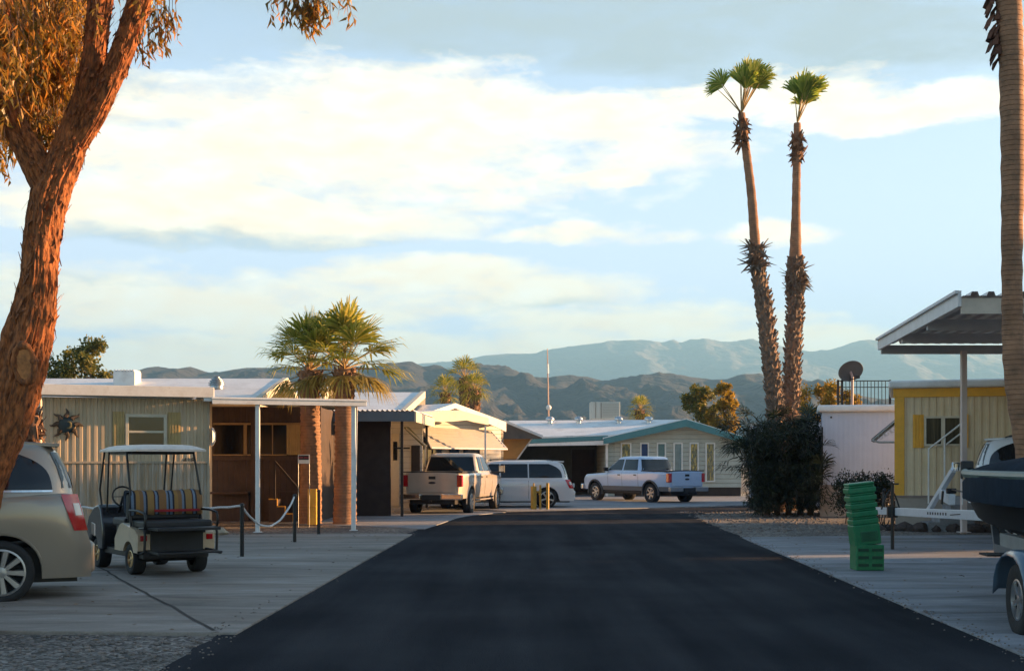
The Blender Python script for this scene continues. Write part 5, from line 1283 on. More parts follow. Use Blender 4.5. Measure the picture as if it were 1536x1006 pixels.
# ------------------------------------------------------------------ right side: white building, deck, dish
hW = thing('white_stucco_building', 'white flat-roofed building behind the hedge and dish', 'building', (X(1240, 38), 38, 0))
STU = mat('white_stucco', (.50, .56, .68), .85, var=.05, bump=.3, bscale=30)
yw = 38.0; WM = Matrix.Translation((X(1233, 38), 38, 0)) @ Matrix.Rotation(R(-13), 4, 'Z') @ Matrix.Translation((-X(1233, 38), -38, 0)); x0, x1 = X(1233, yw), X(1370, yw)
b = MB(); b.ribs((x0, yw), (x1, yw), .95, Z(618, yw), .14, .003, flat=.4); b.box(x0, x1, yw + .02, yw + 3.2, 0, Z(618, yw)); b.xf(WM).build('wall', STU, hW)
b = MB(); b.box(x0 - .14, x1 + .1, yw - .16, yw + 3.3, Z(618, yw), Z(607.5, yw)); b.xf(WM).build('roof', ROOFW, hW, bevel=.07, seg=4)
b = MB(); b.box(x0 - .06, x1, yw - .1, yw + .01, 0, .95); b.xf(WM).build('skirting', mat('pink_beige_skirt', (.36, .31, .27), .8, var=.12), hW)
b = MB(); b.box(x0 - .02, x0 + .03, yw - .02, yw + .02, .95, Z(640, yw)); b.box(X(1245, yw), X(1247.5, yw), yw - .03, yw, Z(627, yw), Z(624.5, yw)); b.xf(WM).build('drain_pipe', BLKMET, hW)
b = MB(); b.box(X(1170, 46), X(1245, 46), 46, 52, 0, Z(632, 46)); tb = b.build('storage_building', STU); tag(tb, 'low white-roofed building glimpsed behind the dark thicket', 'building')
rg = thing('deck_railing', 'black metal railing on the white building roof beside the dish', 'railing', (X(1290, 41), 41, 3.3))
yy = 39.9; b = MB(); z0, z1 = Z(607, 38), Z(571, yy)
b.bar((X(1256, yy), yy, z1), (X(1336, yy), yy, z1), .04, .03); b.bar((X(1256, yy), yy, z1 - .2), (X(1336, yy), yy, z1 - .2), .03, .025); b.bar((X(1256, yy), yy, z0 + .06), (X(1336, yy), yy, z0 + .06), .03, .025)
for k in range(15):
    px = 1258 + k * 5.4; b.bar((X(px, yy), yy, z0), (X(px, yy), yy, z1), .018)
for px in (1257, 1263, 1335): b.bar((X(px, yy), yy, z0 - .05), (X(px, yy), yy, z1 + .03), .06)
b.build('bars', BLKMET, rg)
sd = thing('satellite_dish', 'grey satellite dish on a pole above the white building', 'satellite dish', (X(1278, 39.5), 39.5, 3.3))
c = P(1274.5, 554.5, 39.5); Md = Matrix.Translation(c) @ Matrix.Rotation(R(-12), 4, 'Y') @ Matrix.Rotation(R(118), 4, 'X')
b = MB(); b.lathe([(.001, .0), (.12, .006), (.22, .025), (.33, .065), (.40, .105), (.405, .10), (.34, .05), (.22, .005), (.001, -.02)], 32, Md @ Matrix.Diagonal((.98, .86, 1, 1))); b.build('reflector', mat('dish_grey', (.055, .06, .065), .55, var=.1), sd, smooth=True, angle=60)
b = MB(); b.tube([P(1278, 608, 39.5), P(1278.5, 565, 39.5), c + Vector((.03, .08, 0))], .045, 10); b.build('pole', mat('pinkish_pole', (.35, .24, .21), .5), sd, smooth=True)
b = MB(); b.tube([c + Vector((0, 0, -.3)), c + Vector((.12, -.45, -.30))], .014, 6); b.box(-.05, .05, -.1, .02, -.04, .04, Matrix.Translation(c + Vector((.12, -.45, -.26)))); b.build('feed_arm', BLKMET, sd)
# little awning bracket on the white building's yellow neighbour
ab = thing('scroll_awning', 'dark-edged small awning with white scroll bracket left of yellow corner', 'awning', (X(1325, 31.5), 31.5, 1.9))
b = MB(); b.slab([P(1307, 658, 31.6), P(1346, 626, 31.6), P(1349, 628, 32.5), P(1311, 660, 32.5)], .06); b.build('sheet', BLKMET, ab)
b = MB(); b.tube([P(1309, 660, 31.5), P(1318, 663, 31.5), P(1345, 663, 31.5)], .025, 6)
for k in range(3):
    cc = P(1322 + k * 9, 655 - k * 5, 31.5); b.tube([cc + Vector((.10 * (1 - i / 16) * math.cos(i * .6), 0, .10 * (1 - i / 16) * math.sin(i * .6))) for i in range(15)], .008, 5)
b.bar(P(1308, 660, 31.5), P(1345, 629, 31.5), .03); b.build('bracket', mat('bracket_white', (.4, .42, .45), .5), ab)

# yellow home
YM = Matrix.Translation((X(1343, 30.6), 30.6, 0)) @ Matrix.Rotation(R(-17), 4, 'Z') @ Matrix.Translation((-X(1343, 30.6), -30.6, 0))
hY = thing('yellow_home', 'yellow and cream ribbed home behind the boat trailer', 'mobile home', (X(1430, 30.6), 30.6, 0))
yy = 30.6; YR = mat('pale_yellow_ribbed', (.68, .54, .36), .5, var=.08, vscale=1.5, dirt_or_reflection=((.55, .40, .16), .35, 2)); xr = X(1343, yy); xe = 17.0
b = MB(); b.ribs((xr + .1, yy), (xe, yy), .80, Z(588, yy), .17, .018, flat=.5); b.box(xr, xe, yy + .02, yy + 4.5, .8, Z(588, yy)); b.xf(YM).build('wall', YR, hY)
b = MB(); b.box(xr - .02, X(1356, yy), yy - .045, yy + .02, .8, Z(596, yy)); b.box(xr - .05, xe, yy - .05, yy + .02, Z(596, yy), Z(583, yy)); b.xf(YM).build('corner_trim', YELLOW, hY, bevel=.006)
b = MB(); b.box(xr - .16, xe + .1, yy - .16, yy + 4.7, Z(582.9, yy), Z(571, yy)); b.xf(YM).build('roof', ROOFW, hY, bevel=.06, seg=4)
b = MB(); b.box(xr, xe, yy - .02, yy + .2, 0, .80); sk = b.xf(YM).build('skirting', mat('pink_beige_skirt', (.36, .31, .27), .8, var=.12), hY)
b = MB()
for px in (1424, 1461, 1500): b.box(X(px, yy), X(px, yy) + .02, yy - .03, yy - .021, .02, .78)
b.box(X(1424, yy), X(1461, yy), yy - .03, yy - .021, .74, .76); b.box(xr, xe, yy - .06, yy - .022, .78, .82); b.xf(YM).build('skirting_panels', mat('skirt_trim', (.26, .2, .18), .7), sk)
b = MB(); wx0, wx1 = X(1384, yy), X(1437, yy); z1, z0 = Z(624.5, yy), Z(669, yy)
b.box(wx0, wx1, yy - .06, yy - .02, z1 - .05, z1); b.box(wx0, wx1, yy - .06, yy - .02, z0, z0 + .05); 
for px in (1384, 1408, 1434): b.box(X(px, yy), X(px, yy) + (.05 if px != 1408 else .09), yy - .06, yy - .02, z0 + .05, z1 - .05)
wo_ = b.xf(YM).build('window', mat('tan_frame', (.60, .52, .40), .5), hY)
b = MB(); b.box(wx0 + .03, wx1 - .03, yy - .035, yy - .022, z0 + .03, z1 - .03); b.xf(YM).build('pane', mat('curtained_glass', (.010, .009, .007), .3, var=.7, vscale=2, stretch=(9, 1, .4), col2=(.06, .045, .022), spec=.2), wo_)
for pa, pb in ((1368, 1383.5), (1437.5, 1446)):
    b = MB(); b.ribs((X(pa, yy), yy - .03), (X(pb, yy), yy - .03), z0 - .04, z1 + .04, .07, .015); b.xf(YM).build('shutter', YELLOW, hY)
# entry steps with white rails
es = thing('entry_steps', 'white pipe handrails of entry steps before the yellow home window', 'stairs', (X(1420, 29.6), 29.6, 0))
yy2 = 29.5; b = MB()
for dy in (0, .55):
    b.tube([P(1393, 745 + 10, yy2 + dy), P(1393, 673, yy2 + dy), P(1446, 632, yy2 + dy)], .022, 8); b.tube([P(1417, 752, yy2 + dy), P(1417, 655, yy2 + dy)], .022, 8); b.tube([P(1417, 668, yy2 + dy), P(1446, 646, yy2 + dy)], .018, 8)
b.build('handrail', WHITE, es, smooth=True)
b = MB()
for k in range(4): b.box(X(1393, yy2) + k * .26, X(1393, yy2) + (k + 1) * .26 + .01 * k, yy2, yy2 + .6, 0, .2 * (k + 1) + .02)
b.build('treads', CONCP, es)
# rocks along the skirting
for i in range(17):
    px = 1325 + i * 11.5 + random.uniform(-3, 3); yv = 29.9 + random.uniform(-.12, .12); r_ = random.uniform(.11, .2)
    b = MB(); rock(b, (X(px, yv), yv, r_ * .35), r_, .75, i * 1.7)
    o = b.xf(YM).build('edging_rock', mat('dark_lava_rock', (.06, .045, .04), .95, var=.4, vscale=8, bump=.8), smooth=True, angle=30)
    tag(o, 'dark lumpy rock in the row along the yellow home skirting', 'rock', 'dark rocks along the skirting')

# tall carport at right
cr = thing('tall_carport', 'tall metal carport roof with corrugated edge at the right', 'carport', (X(1443, 21), 21, 0))
N0 = Vector((7.42, 20.9, 0)); F0 = Vector((8.43, 29.0, 0)); zt = 4.33; xe = 17.5
sk_ = Vector((1, 0, 0))
b = MB(); rows = [[], []]; k = 0; x_ = 0
while x_ < 10:
    for t_, h_ in ((0, 0), (.45, 0), (.55, 1), (.9, 1)):
        for rr, o_, zz in ((0, N0, zt + .02), (1, F0, zt + .02)): rows[rr].append(Vector((o_.x + x_ + t_ * .27, o_.y - (.06 if rr == 0 else -.3), zz + h_ * .07)))
    x_ += .27
b.grid(rows); b.build('roof_sheet', mat('carport_sheet', (.62, .61, .60), .45, metal=.1, var=.1), cr)
CF = mat('carport_white', (.62, .63, .64), .45, var=.08, dirt_or_reflection=((.45, .42, .4), .4, 4))
b = MB()
u = (F0 - N0).normalized()
b.bar(N0 + Vector((-.03, 0, zt - .02)), F0 + Vector((-.03, 0, zt - .02)), .05, .26); b.bar(N0 + Vector((-.08, 0, zt + .09)), F0 + Vector((-.08, 0, zt + .09)), .06, .05); b.build('side_fascia', CF, cr)
b = MB(); b.bar(N0 + Vector((.0, .03, zt - .14)), N0 + Vector((10, .03, zt - .14)), .05, .26); b.build('front_fascia', mat('beige_fascia', (.5, .44, .36), .5), cr)
BE = mat('carport_beam', (.46, .47, .48), .5, var=.1)
b = MB()
for f_ in (.36, .68, 1.0): p_ = N0.lerp(F0, f_); b.bar(p_ + Vector((0.02, 0, zt - .14)), p_ + Vector((9.8, 0, zt - .14)), .07, .2)
b.build('beams', BE, cr)
b = MB()
for (x_, y_) in ((X(1445.5, 28.6), 28.6), (16.5, 28.6), (16.5, 21.2)):
    b = MB(); b.bar((x_, y_, 0), (x_, y_, zt - .2), .12); b.box(-.13, .13, -.13, .13, .034, .05, Matrix.Translation((x_, y_, 0))); b.build('post', mat('pinkish_white_post', (.6, .52, .5), .5, var=.06), cr, bevel=.01)

# ------------------------------------------------------------------ boat and trailer
def ax(Y_): return 4.7 + .10 * Y_
axd = Vector((.10, 1, 0)).normalized()
th = math.atan2(axd.y, axd.x)      # local +x = toward the bow (away from camera)
bo = Vector((ax(18.1), 18.1, 0))
tr = thing('boat_trailer', 'white-tongued boat trailer with blue wheel fender at the right edge', 'trailer', tuple(bo), th)
TW = mat('trailer_white', (.58, .60, .63), .4, var=.06, dirt_or_reflection=((.35, .33, .32), .4, 6))
def tp_(Y_, z, side=0):
    p_ = Vector((ax(Y_), Y_, z)); return p_ + Vector((axd.y, -axd.x, 0)) * side      # side > 0 = to the right
b = MB(); b.bar(tp_(25.0, .66), tp_(17.0, .89), .10, .14); b.build('tongue', TW, tr, bevel=.01)
b = MB()
for s in (-1, 1): b.bar(tp_(16.6, .84, s * .05), tp_(13.6, .68, s * .82), .07, .10); b.bar(tp_(13.6, .68, s * .82), tp_(10.8, .62, s * .85), .07, .10)
for Y_ in (13.3, 11.55): b.bar(tp_(Y_, .62, -.85), tp_(Y_, .62, .85), .08, .08)
b.build('frame', mat('trailer_frame_grey', (.12, .13, .14), .5), tr)
b = MB(); b.bar(tp_(20.6, .80), tp_(18.9, 1.50), .07, .085); b.bar(tp_(18.9, 1.50), tp_(18.2, 1.52), .05, .05); b.bar(tp_(19.6, 1.12), tp_(19.0, 1.05), .10, .16); b.build('winch_post', TW, tr, bevel=.008)
b = MB(); b.tube([tp_(19.05, 1.18, -.07), tp_(19.05, 1.18, .07)], .04, 12); b.bar(tp_(19.05, 1.18, -.12), tp_(19.05, .98, -.14), .03); b.tube([tp_(19.0, 1.2), tp_(18.3, 1.18)], .012, 6); b.build('winch', BLKMET, tr)
b = MB(); Mb = Matrix.Translation(tp_(18.12, 1.5)) @ Matrix.Rotation(th, 4, 'Z'); b.box(-.02, .04, -.09, .09, -.13, .13, Mb); b.build('bow_stop', BLACK, tr, bevel=.02)
b = MB(); b.tube([tp_(23.0, .03, -.09), tp_(23.0, 1.22, -.09)], .032, 10); b.bar(tp_(23.0, 1.22, -.16), tp_(23.0, 1.22, .02), .03); b.box(-.09, .09, -.02, .05, -.1, .1, Matrix.Translation(tp_(23.0, .71, -.09))); b.build('jack', BLKMET, tr, smooth=True)
b = MB(); b.bar(tp_(25.3, .66), tp_(24.95, .66), .09, .09); b.tube([tp_(24.6, .58, -.06), tp_(24.55, .35, -.1), tp_(24.6, .2, -.05), tp_(24.7, .1, .0)], .012, 6); b.tube([tp_(24.3, .75, 0), tp_(24.35, 1.05, 0), tp_(24.2, 1.1, 0)], .03, 8)
for k in range(3): b.tube([tp_(24.5 - k * .25, .7, .05) + Vector((.10 * math.cos(i * .5), 0, -.16 + .16 * math.sin(i * .5) - .02 * k)) for i in range(13)], .012, 5)
b.tube([tp_(24.0, .72, 0) + Vector((-.1 + .35 * i / 12, 0, .36 * math.sin(math.pi * i / 12))) for i in range(13)], .016, 6)
b.build('coupling', BLKMET, tr, smooth=True)
# illegible maker's marks on the tongue: short dark strokes
b = MB(); 
for k in range(8):
    Y_ = 20.35 - k * .17; z = .66 + (25 - Y_) * .02875; p_ = tp_(Y_, z, -.0525); b.bar(p_ + Vector((0, 0, -.02)), p_ + Vector((0, 0, .02)), .004, .06, up=(0, 1, 0))
b.bar(tp_(18.9, .825, -.0525), tp_(18.3, .86, -.0525), .004, .015); b.build('lettering_marks', BLACK, tr)
# bunk, fender, wheels
b = MB()
for s in (-1, 1): b.bar(tp_(13.4, .78, s * .80), tp_(10.8, .76, s * .86), .10, .15)
b.build('bunks', mat('grey_bunk', (.25, .25, .24), .8), tr)
FB = mat('blue_grey_fender', (.07, .12, .18), .35, var=.06, coat=.7)
for s in (-1, 1):
    for Yw in (11.55,):
        p_ = Mi = None
        lc = FR[tr.name].inverted() @ tp_(Yw, 0, s * 1.12); wheel(tr, lc.x, lc.y, .34, .22, .19, spokes=6)
    b = MB(); rows = []
    prof = [(12.06, .40), (12.03, .56), (11.93, .69), (11.78, .77), (11.6, .80), (11.4, .79), (11.22, .73), (11.1, .62), (11.04, .48), (11.02, .36)]
    for Y_, z in prof: rows.append([tp_(Y_, z, s * q_) for q_ in (.84, .92, 1.24, 1.29)]); rows[-1][3].z -= .05; 
    b.grid(rows); o = b.build('fender', FB, tr, smooth=True, angle=60); sm = o.modifiers.new('s', 'SOLIDIFY'); sm.thickness = .015
b = MB(); b.bar(tp_(12.35, .70, -1.3), tp_(12.35, .70, -.85), .3, .02); b.build('step_plate', BLACK, tr)
# boat
bt = thing('covered_boat', 'dark covered motor boat with teal gunwale on its trailer', 'boat', tuple(bo), th)
HULL = mat('dark_hull', (.005, .007, .009), .6, var=.15, spec=.2); COVER = mat('navy_boat_cover', (.010, .02, .034), .9, var=.35, vscale=3, bump=.6, bscale=5, spec=.08)
half = lerp_tab([(0, 0), (.2, .09), (.5, .17), (1, .28), (2, .52), (3, .78), (4, .97), (5.2, 1.08), (9, 1.1)])
def st_(u, side, z): return tp_(18.1 - u, z, side)
us = [0.0, .12, .3, .6, 1.0, 1.5, 2.1, 2.8, 3.6, 4.6, 5.8, 6.9]
rows = []
for u in us:
    h_ = half(u) if u > 0 else .015; keel = .76 - .015 * u + .70 * math.exp(-u * 1.3); ch = .90 + .50 * math.exp(-u * .9); g = 1.50 + .03 * math.exp(-u)
    rows.append([st_(u, s * w_, z) for s, w_, z in ((-1, h_, g), (-1, h_ * .97, g - .10), (-1, h_ * .80, max(ch, keel)), (-1, h_ * .4, (keel + ch) / 2 - .03), (1, 0, keel), (1, h_ * .4, (keel + ch) / 2 - .03), (1, h_ * .80, max(ch, keel)), (1, h_ * .97, g - .10), (1, h_, g))])
b = MB(); b.grid(rows); k = len(b.v); b.v += rows[-1]; b.f.append(tuple(range(k, k + 9))); b.build('hull', HULL, bt, smooth=True, angle=40)
b = MB()
for s in (-1, 1): b.tube([st_(u, s * (half(u) if u else .01), 1.47) for u in us], [.035] + [.05] * (len(us) - 1), 8)
b.build('gunwale', mat('teal_gunwale', (.10, .15, .14), .45, var=.1), bt, smooth=True)
b = MB()
for s in (-1, 1): b.tube([st_(u, s * half(u) * .975, 1.385) for u in us[1:]], .03, 6)
b.build('tan_stripe', mat('tan_stripe', (.28, .2, .11), .5), bt, smooth=True)
rows = []
for i, u in enumerate([2.2, 2.5, 2.9, 3.3, 3.7, 4.2, 4.8, 5.6, 6.3, 7.0]):
    h_ = half(u) * 1.03; tz = 1.50 + [0, .02, .04, .07, .11, .15, .2, .22, .2, .18][i]; row = []
    for j in range(17):
        v = j / 16 * 2 - 1; s_ = abs(v)
        z = tz - (tz - 1.50) * s_ ** 2.2 if s_ < .8 else None
        if s_ >= .8: z = (tz - (tz - 1.5) * .8 ** 2.2) * (1 - (s_ - .8) / .2) + (1.18 if s_ == 1 or True else 0) * (s_ - .8) / .2
        wv = h_ * min(1, s_ / .85) * (1.02 if s_ > .8 else 1)
        row.append(st_(u, math.copysign(wv, v), z + .03 * noise.noise(Vector((u * 2, v * 4, 2)))))
    rows.append(row)
b = MB(); b.grid(rows); b.build('cover', COVER, bt, smooth=True, angle=180)
for s in (-1, 1):
    b = MB(); b.tube([st_(.5, s * .25, 1.50), st_(.55, s * .25, 1.60), st_(1.3, s * .52, 1.60), st_(1.35, s * .53, 1.5)], .012, 6); b.tube([st_(.9, s * .38, 1.5), st_(.9, s * .38, 1.6)], .01, 6)
    b.build('bow_rail', CHROME, bt, smooth=True)

# ------------------------------------------------------------------ green plastic boxes
GP = mat('green_plastic', (.014, .18, .07), .45, var=.15, vscale=5, dirt_or_reflection=((.10, .22, .10), .5, 9))
yb = 18.45; s_ = yb / F
gx = X(1305.5, yb)
t = thing('green_base_box', 'low ribbed green plastic box on the concrete under the leaning stack', 'plastic box', (gx, yb, .034))
b = MB(); b.box(-.205, .205, 0, .36, 0, .375)
b.build('shell', GP, t, bevel=.015, world=False)
b = MB()
for k in range(3):
    for sx in (-1, 1): b.box(sx * .1 - .075, sx * .1 + .075, -.012, .005, .06 + k * .11, .10 + k * .11)
b.build('slots', mat('green_dark_slot', (.01, .06, .03), .6), t, world=False)
t = thing('green_ribbed_tower', 'tall leaning ribbed green plastic stack on top of the low box', 'plastic stack', (gx - .015, yb, .41))
t.rotation_euler = (0, R(-6.5), 0); Mi = None
b = MB(); z = 0
segs = [(.34, .0), (.26, .30)]
b.box(-.205, .185, 0, .33, 0, .30)
zz = .30
for k in range(5):
    w_ = .192 + k * .003; b.box(-w_ - .01, w_ - .01, .004, .32, zz, zz + .08); b.box(-w_ + .006, w_ - .026, .020, .305, zz + .08, zz + .115); zz += .115
b.box(-.20, .18, .005, .32, zz, zz + .035)
b.build('stacked_shell', GP, t, bevel=.024, seg=4, world=False)
b = MB(); b.box(-.11, .14, -.008, .004, .05, .20)
b.build('panel', mat('green_panel', (.02, .13, .06), .5), t, bevel=.005, world=False)
b = MB()
for k in range(6): b.box(-.09, .1, -.0125, -.0085, .07 + k * .02, .074 + k * .02)
b.build('panel_ribs', mat('green_dark_slot', (.01, .06, .03), .6), t, world=False)

# leaf litter, pebbles at the near verge
b = MB()
for i in range(700):
    x_ = random.uniform(-6, -2.75); y_ = random.uniform(9, 12.3 - (x_ + 2.7) * -.02); 
    if y_ > 11.7 + (-2.7 - x_) * .06: continue
    rock(b, (x_, y_, .004), random.uniform(.008, .028), .6, i)
for i in range(500):
    x_ = random.uniform(5.2, 9); y_ = random.uniform(29, 42)
    rock(b, (x_, y_, .006), random.uniform(.02, .05), .6, i)
for i in range(900):
    y_ = 9.6 + 22 * random.random() ** 1.6; x_ = (-2.72 + (y_ - 10) * .022 + random.gauss(0, .09)) if i % 2 else (4.2 + (y_ - 10) * .043 + random.gauss(0, .09))
    rock(b, (x_, y_, .016 if (x_ > -2.7 and x_ < 4.2) else .038), random.uniform(.004, .014), .6, i)
tag(b.build('pebbles', mat('pebble_stone', (.2, .17, .15), .9, var=.5, vscale=3)), 'loose grey and tan pebbles scattered on the verges', 'gravel', kind='stuff')
b = MB()
for i in range(160):
    x_, y_ = random.choice([(random.uniform(-6, -2.6), random.uniform(9.5, 28)), (random.uniform(4.6, 9), random.uniform(14, 27))])
    a_ = random.uniform(0, 6.28); L_ = random.uniform(.03, .09); d = Vector((math.cos(a_), math.sin(a_), 0)); n_ = Vector((-d.y, d.x, 0)) * L_ * .15; p_ = Vector((x_, y_, .043))
    b.add([p_, p_ + d * L_ * .5 + n_ + Vector((0, 0, .008)), p_ + d * L_, p_ + d * L_ * .5 - n_], [(0, 1, 2, 3)])
tag(b.build('leaf_litter', L_DEAD), 'dry leaves scattered over the concrete driveways', 'leaves', kind='stuff')

# ------------------------------------------------------------------ off to the right: unseen homes and trees added to shade the street
def neighbour(x0, x1, y0, y1, z, lab):  # unseen home added to shade the street
    t = thing('mobile_home', lab, 'mobile home', ((x0 + x1) / 2, y0, 0))
    b = MB(); b.box(x0, x1, y0, y1, 0, z - .35); b.build('wall', CREAM, t)
    b = MB(); ym = (y0 + y1) / 2; b.slab([(x0 - .3, y0 - .3, z - .35), (x1 + .3, y0 - .3, z - .35), (x1 + .3, ym, z), (x0 - .3, ym, z)], .08); b.slab([(x0 - .3, ym, z), (x1 + .3, ym, z), (x1 + .3, y1 + .3, z - .35), (x0 - .3, y1 + .3, z - .35)], .08); b.build('roof', ROOFW, t)
neighbour(14.5, 25, 2, 9, 3.6, 'unseen cream home added right of the boat to shade the street')
neighbour(14.5, 25, 13.5, 21.6, 3.6, 'second unseen cream home added right of the boat for its shade')
for i, (x_, y_, h_, lo_) in enumerate(((29, 4, 9.5, 0), (31, 10, 9, 0), (30, 16, 9.5, 0), (31, 22.7, 9, -1), (31, 25.6, 9, 2), (31, 28.4, 9.0, 1), (31, 34, 8.6, 0), (29, -4, 9, 0))):
    low = [(0, 2.6 * k_, h_ * .35, 2) for k_ in (0, 1, -1) if lo_ == 0 or k_ == 0 or k_ == lo_] if lo_ < 2 else []
    if lo_ == 2: low = [(0, 1.2, 6.0, 1.5), (0, -1.2, 6.0, 1.5), (0, 0, 5.3, 1.2)]  # crown of the added tree lifted to let a sun streak through
    mid_ = [(0, 0, h_ * .55, 2.3), (0, 2, h_ * .6, 2.2), (0, -2, h_ * .6, 2.2)] if lo_ == 0 else ([(0, lo_ * 1.5, h_ * .55, 2.0), (0, lo_ * 2.6, h_ * .6, 2.0)] if lo_ < 2 else [(0, 0, 6.6, 1.6)])
    tree('added_shade_tree', 'unseen broad tree added beyond the right-hand homes to shade the street', 'tree', (x_, y_, 0), h_, mid_ + [(0, 0, h_ * .8, 1.9), (0, 1.6, h_ * .8, 1.6), (0, -1.6, h_ * .78, 1.6)] + low, 5200, .42, L_GREEN, BARK, 'unseen trees added beyond the right-hand homes for shade', trunk_r=.3, aspect=.8)

# ------------------------------------------------------------------ haze
SUN_AZ = R(12)       # ahead of due right
SUN_EL = R(9)
m = bpy.data.materials.new('haze_air'); m.use_nodes = True; nt = m.node_tree; nt.nodes.clear()
out = nt.nodes.new('ShaderNodeOutputMaterial'); v = nt.nodes.new('ShaderNodeVolumePrincipled')
v.inputs['Color'].default_value = (.27, .60, 1, 1); v.inputs['Density'].default_value = .00023; v.inputs['Anisotropy'].default_value = .1
nt.links.new(v.outputs[0], out.inputs['Volume'])
b = MB(); b.box(-4200, 4200, -60, 6400, -9, 590)
HAZE = True
if HAZE:
    o = b.build('haze', m); tag(o, 'pale blue haze filling the desert air', 'haze', kind='stuff')

# ------------------------------------------------------------------ light, sky, camera
sc = bpy.context.scene
sdir = Vector((math.cos(SUN_EL) * math.cos(SUN_AZ), math.cos(SUN_EL) * math.sin(SUN_AZ), math.sin(SUN_EL)))
li = bpy.data.lights.new('sun', 'SUN'); li.energy = 5; li.angle = R(.5); li.color = (1, .56, .25)
lo = bpy.data.objects.new('sun', li); C.objects.link(lo); lo.rotation_euler = sdir.to_track_quat('Z', 'Y').to_euler()
w = bpy.data.worlds.new('World'); sc.world = w; w.use_nodes = True; nt = w.node_tree; nt.nodes.clear()
L = nt.links.new
out = nn(nt, 'ShaderNodeOutputWorld')
sky = nn(nt, 'ShaderNodeTexSky'); sky.sky_type = 'NISHITA'; sky.sun_disc = False; sky.sun_elevation = SUN_EL; sky.sun_rotation = math.pi / 2 - SUN_AZ
sky.air_density = 1.0; sky.dust_density = .6; sky.ozone_density = 1.5
bg1 = nn(nt, 'ShaderNodeBackground'); bg1.inputs[1].default_value = .05; L(sky.outputs[0], bg1.inputs[0])
tc = nn(nt, 'ShaderNodeTexCoord'); sep = nn(nt, 'ShaderNodeSeparateXYZ'); L(tc.outputs['Generated'], sep.inputs[0])
def M_(op, a, c=None, d=None, clamp=False):
    n = nn(nt, 'ShaderNodeMath', operation=op); n.use_clamp = clamp
    for i, q in enumerate((a, c, d)):
        if q is None: continue
        if isinstance(q, (int, float)): n.inputs[i].default_value = q
        else: L(q, n.inputs[i])
    return n.outputs[0]
az = M_('ARCTAN2', sep.outputs[0], sep.outputs[1])
hz = M_('SQRT', M_('ADD', M_('MULTIPLY', sep.outputs[0], sep.outputs[0]), M_('MULTIPLY', sep.outputs[1], sep.outputs[1])))
el = M_('ARCTAN2', sep.outputs[2], hz)
cv = nn(nt, 'ShaderNodeCombineXYZ'); L(az, cv.inputs[0]); L(el, cv.inputs[1])
# warp
wm = nn(nt, 'ShaderNodeMapping'); wm.inputs['Scale'].default_value = (5, 16, 1); L(cv.outputs[0], wm.inputs[0])
wn = nn(nt, 'ShaderNodeTexNoise', i_Scale=1, i_Detail=6, i_Roughness=.6); L(wm.outputs[0], wn.inputs['Vector'])
ws = nn(nt, 'ShaderNodeSeparateColor'); L(wn.outputs['Color'], ws.inputs[0])
waz = M_('MULTIPLY_ADD', M_('SUBTRACT', ws.outputs[0], .5), .20, az)
wel = M_('MULTIPLY_ADD', M_('SUBTRACT', ws.outputs[1], .5), .07, el)
# fine streaky structure
fm = nn(nt, 'ShaderNodeMapping'); fm.inputs['Scale'].default_value = (7, 34, 1); fm.inputs['Rotation'].default_value = (0, 0, R(4)); L(cv.outputs[0], fm.inputs[0])
fn_ = nn(nt, 'ShaderNodeTexNoise', i_Scale=1, i_Detail=9, i_Roughness=.58, i_Distortion=.6); L(fm.outputs[0], fn_.inputs['Vector'])
gm = nn(nt, 'ShaderNodeMapping'); gm.inputs['Scale'].default_value = (22, 60, 1); L(cv.outputs[0], gm.inputs[0])
gn = nn(nt, 'ShaderNodeTexNoise', i_Scale=1, i_Detail=8, i_Roughness=.6, i_Distortion=.4); L(gm.outputs[0], gn.inputs['Vector'])
def ell(px, py, wx, wy, soft=1.0):
    a0, e0 = math.atan((px - CX) / F), math.atan((HZ - py) / F * math.cos(math.atan((px - CX) / F)))
    dx = M_('DIVIDE', M_('SUBTRACT', waz, a0), wx / F); dy = M_('DIVIDE', M_('SUBTRACT', wel, e0), wy / F)
    return M_('SUBTRACT', 1, M_('ADD', M_('MULTIPLY', dx, dx), M_('MULTIPLY', dy, dy)))
def mx(*a):
    r = a[0]
    for q in a[1:]: r = M_('MAXIMUM', r, q)
    return r
# bright cumulus / cirrus bank
bright = mx(ell(520, 210, 560, 110), ell(880, 190, 170, 60), ell(330, 300, 420, 60), ell(260, 455, 420, 60), ell(650, 430, 360, 42), ell(960, 480, 240, 30), ell(1170, 338, 110, 24), ell(905, 280, 75, 18), ell(860, 345, 160, 22), ell(1350, 160, 260, 26), ell(1150, 140, 200, 40), ell(430, 548, 560, 40), ell(950, 520, 700, 34))
hm = nn(nt, 'ShaderNodeMapping'); hm.inputs['Scale'].default_value = (60, 130, 1); hm.inputs['Rotation'].default_value = (0, 0, R(8)); L(cv.outputs[0], hm.inputs[0])
hn = nn(nt, 'ShaderNodeTexNoise', i_Scale=1, i_Detail=7, i_Roughness=.65, i_Distortion=.8); L(hm.outputs[0], hn.inputs['Vector'])
nb_ = M_('ADD', M_('MULTIPLY_ADD', M_('SUBTRACT', fn_.outputs[0], .5), 2.2, M_('MULTIPLY', M_('SUBTRACT', gn.outputs[0], .5), 1.5)), M_('MULTIPLY', M_('SUBTRACT', hn.outputs[0], .5), .8))
bf = M_('MULTIPLY', M_('ADD', M_('ADD', bright, nb_), .12), 1.15, clamp=True)
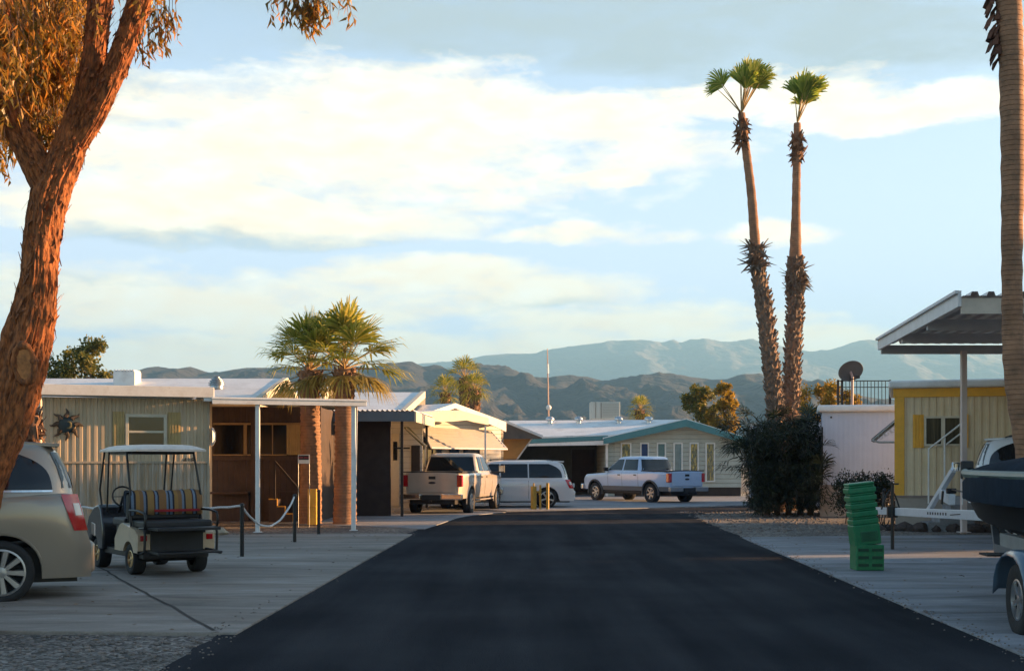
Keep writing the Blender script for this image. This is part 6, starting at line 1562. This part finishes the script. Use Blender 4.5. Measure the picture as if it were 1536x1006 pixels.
# elsewhere on the dome: broken cloud from noise alone
front = M_('MULTIPLY', M_('SUBTRACT', .62, M_('ABSOLUTE', az)), 6, clamp=True)
dome = M_('MULTIPLY', M_('MULTIPLY', M_('SUBTRACT', fn_.outputs[0], .56), 3, clamp=True), .3)
bf = M_('ADD', M_('MULTIPLY', bf, front), M_('MULTIPLY', dome, M_('SUBTRACT', 1, front)), clamp=True)
# grey-blue cloud layers
grey = mx(ell(650, 30, 900, 68), ell(1330, 60, 420, 70), ell(330, 345, 300, 26), ell(120, 140, 120, 60), ell(130, 430, 190, 28), ell(1000, 60, 420, 50), ell(790, 452, 110, 16))
blue_hole = mx(ell(330, 30, 170, 60), ell(60, 480, 160, 20))
gf = M_('MULTIPLY', M_('ADD', M_('ADD', grey, M_('MULTIPLY', nb_, .8)), .05), .95, clamp=True)
gf = M_('MULTIPLY', M_('MULTIPLY', gf, front), M_('SUBTRACT', 1, M_('MULTIPLY', blue_hole, .9, clamp=True)))
# colours
SK = 0.29     # cloud brightness before exposure
veil = nn(nt, 'ShaderNodeBackground'); veil.inputs[0].default_value = (.66, .77, 1.0, 1); veil.inputs[1].default_value = SK * .82
bgB = nn(nt, 'ShaderNodeBackground'); bgB.inputs[1].default_value = SK * .92
cr = ramp(nt, [(.32, (1, .80, .56)), (.52, (1, .88, .68)), (.7, (1, .95, .82))]); L(gn.outputs[0], cr.inputs[0]); L(cr.outputs[0], bgB.inputs[0])
bgG = nn(nt, 'ShaderNodeBackground'); bgG.inputs[0].default_value = (.56, .68, .76, 1); bgG.inputs[1].default_value = SK * .54
# thin bright veil near the horizon and to the right
vf = M_('MULTIPLY', M_('SUBTRACT', .44, el), 3.4, clamp=True)
vf = M_('MULTIPLY', vf, M_('MULTIPLY_ADD', front, .93, .02))
ms1 = nn(nt, 'ShaderNodeMixShader'); L(vf, ms1.inputs[0]); L(bg1.outputs[0], ms1.inputs[1]); L(veil.outputs[0], ms1.inputs[2])
ms2 = nn(nt, 'ShaderNodeMixShader'); L(gf, ms2.inputs[0]); L(ms1.outputs[0], ms2.inputs[1]); L(bgG.outputs[0], ms2.inputs[2])
ms3 = nn(nt, 'ShaderNodeMixShader'); L(bf, ms3.inputs[0]); L(ms2.outputs[0], ms3.inputs[1]); L(bgB.outputs[0], ms3.inputs[2])
L(ms3.outputs[0], out.inputs[0])

cam = bpy.data.cameras.new('camera'); co_ = bpy.data.objects.new('camera', cam); C.objects.link(co_)
cam.sensor_width = 36; cam.lens = 36 * F / 1536; cam.shift_y = (HZ - 503) / 1536; cam.clip_end = 20000; cam.clip_start = .1
co_.location = (0, 0, CZ); co_.rotation_euler = (math.pi / 2, 0, 0)
sc.camera = co_
sc.view_settings.view_transform = 'Standard'; sc.view_settings.look = 'None'; sc.view_settings.exposure = 2.6; sc.view_settings.gamma = 1
sc.cycles.max_bounces = 5; sc.cycles.diffuse_bounces = 3; sc.cycles.glossy_bounces = 3; sc.cycles.volume_bounces = 0; sc.cycles.transmission_bounces = 3
sc.cycles.use_denoising = True
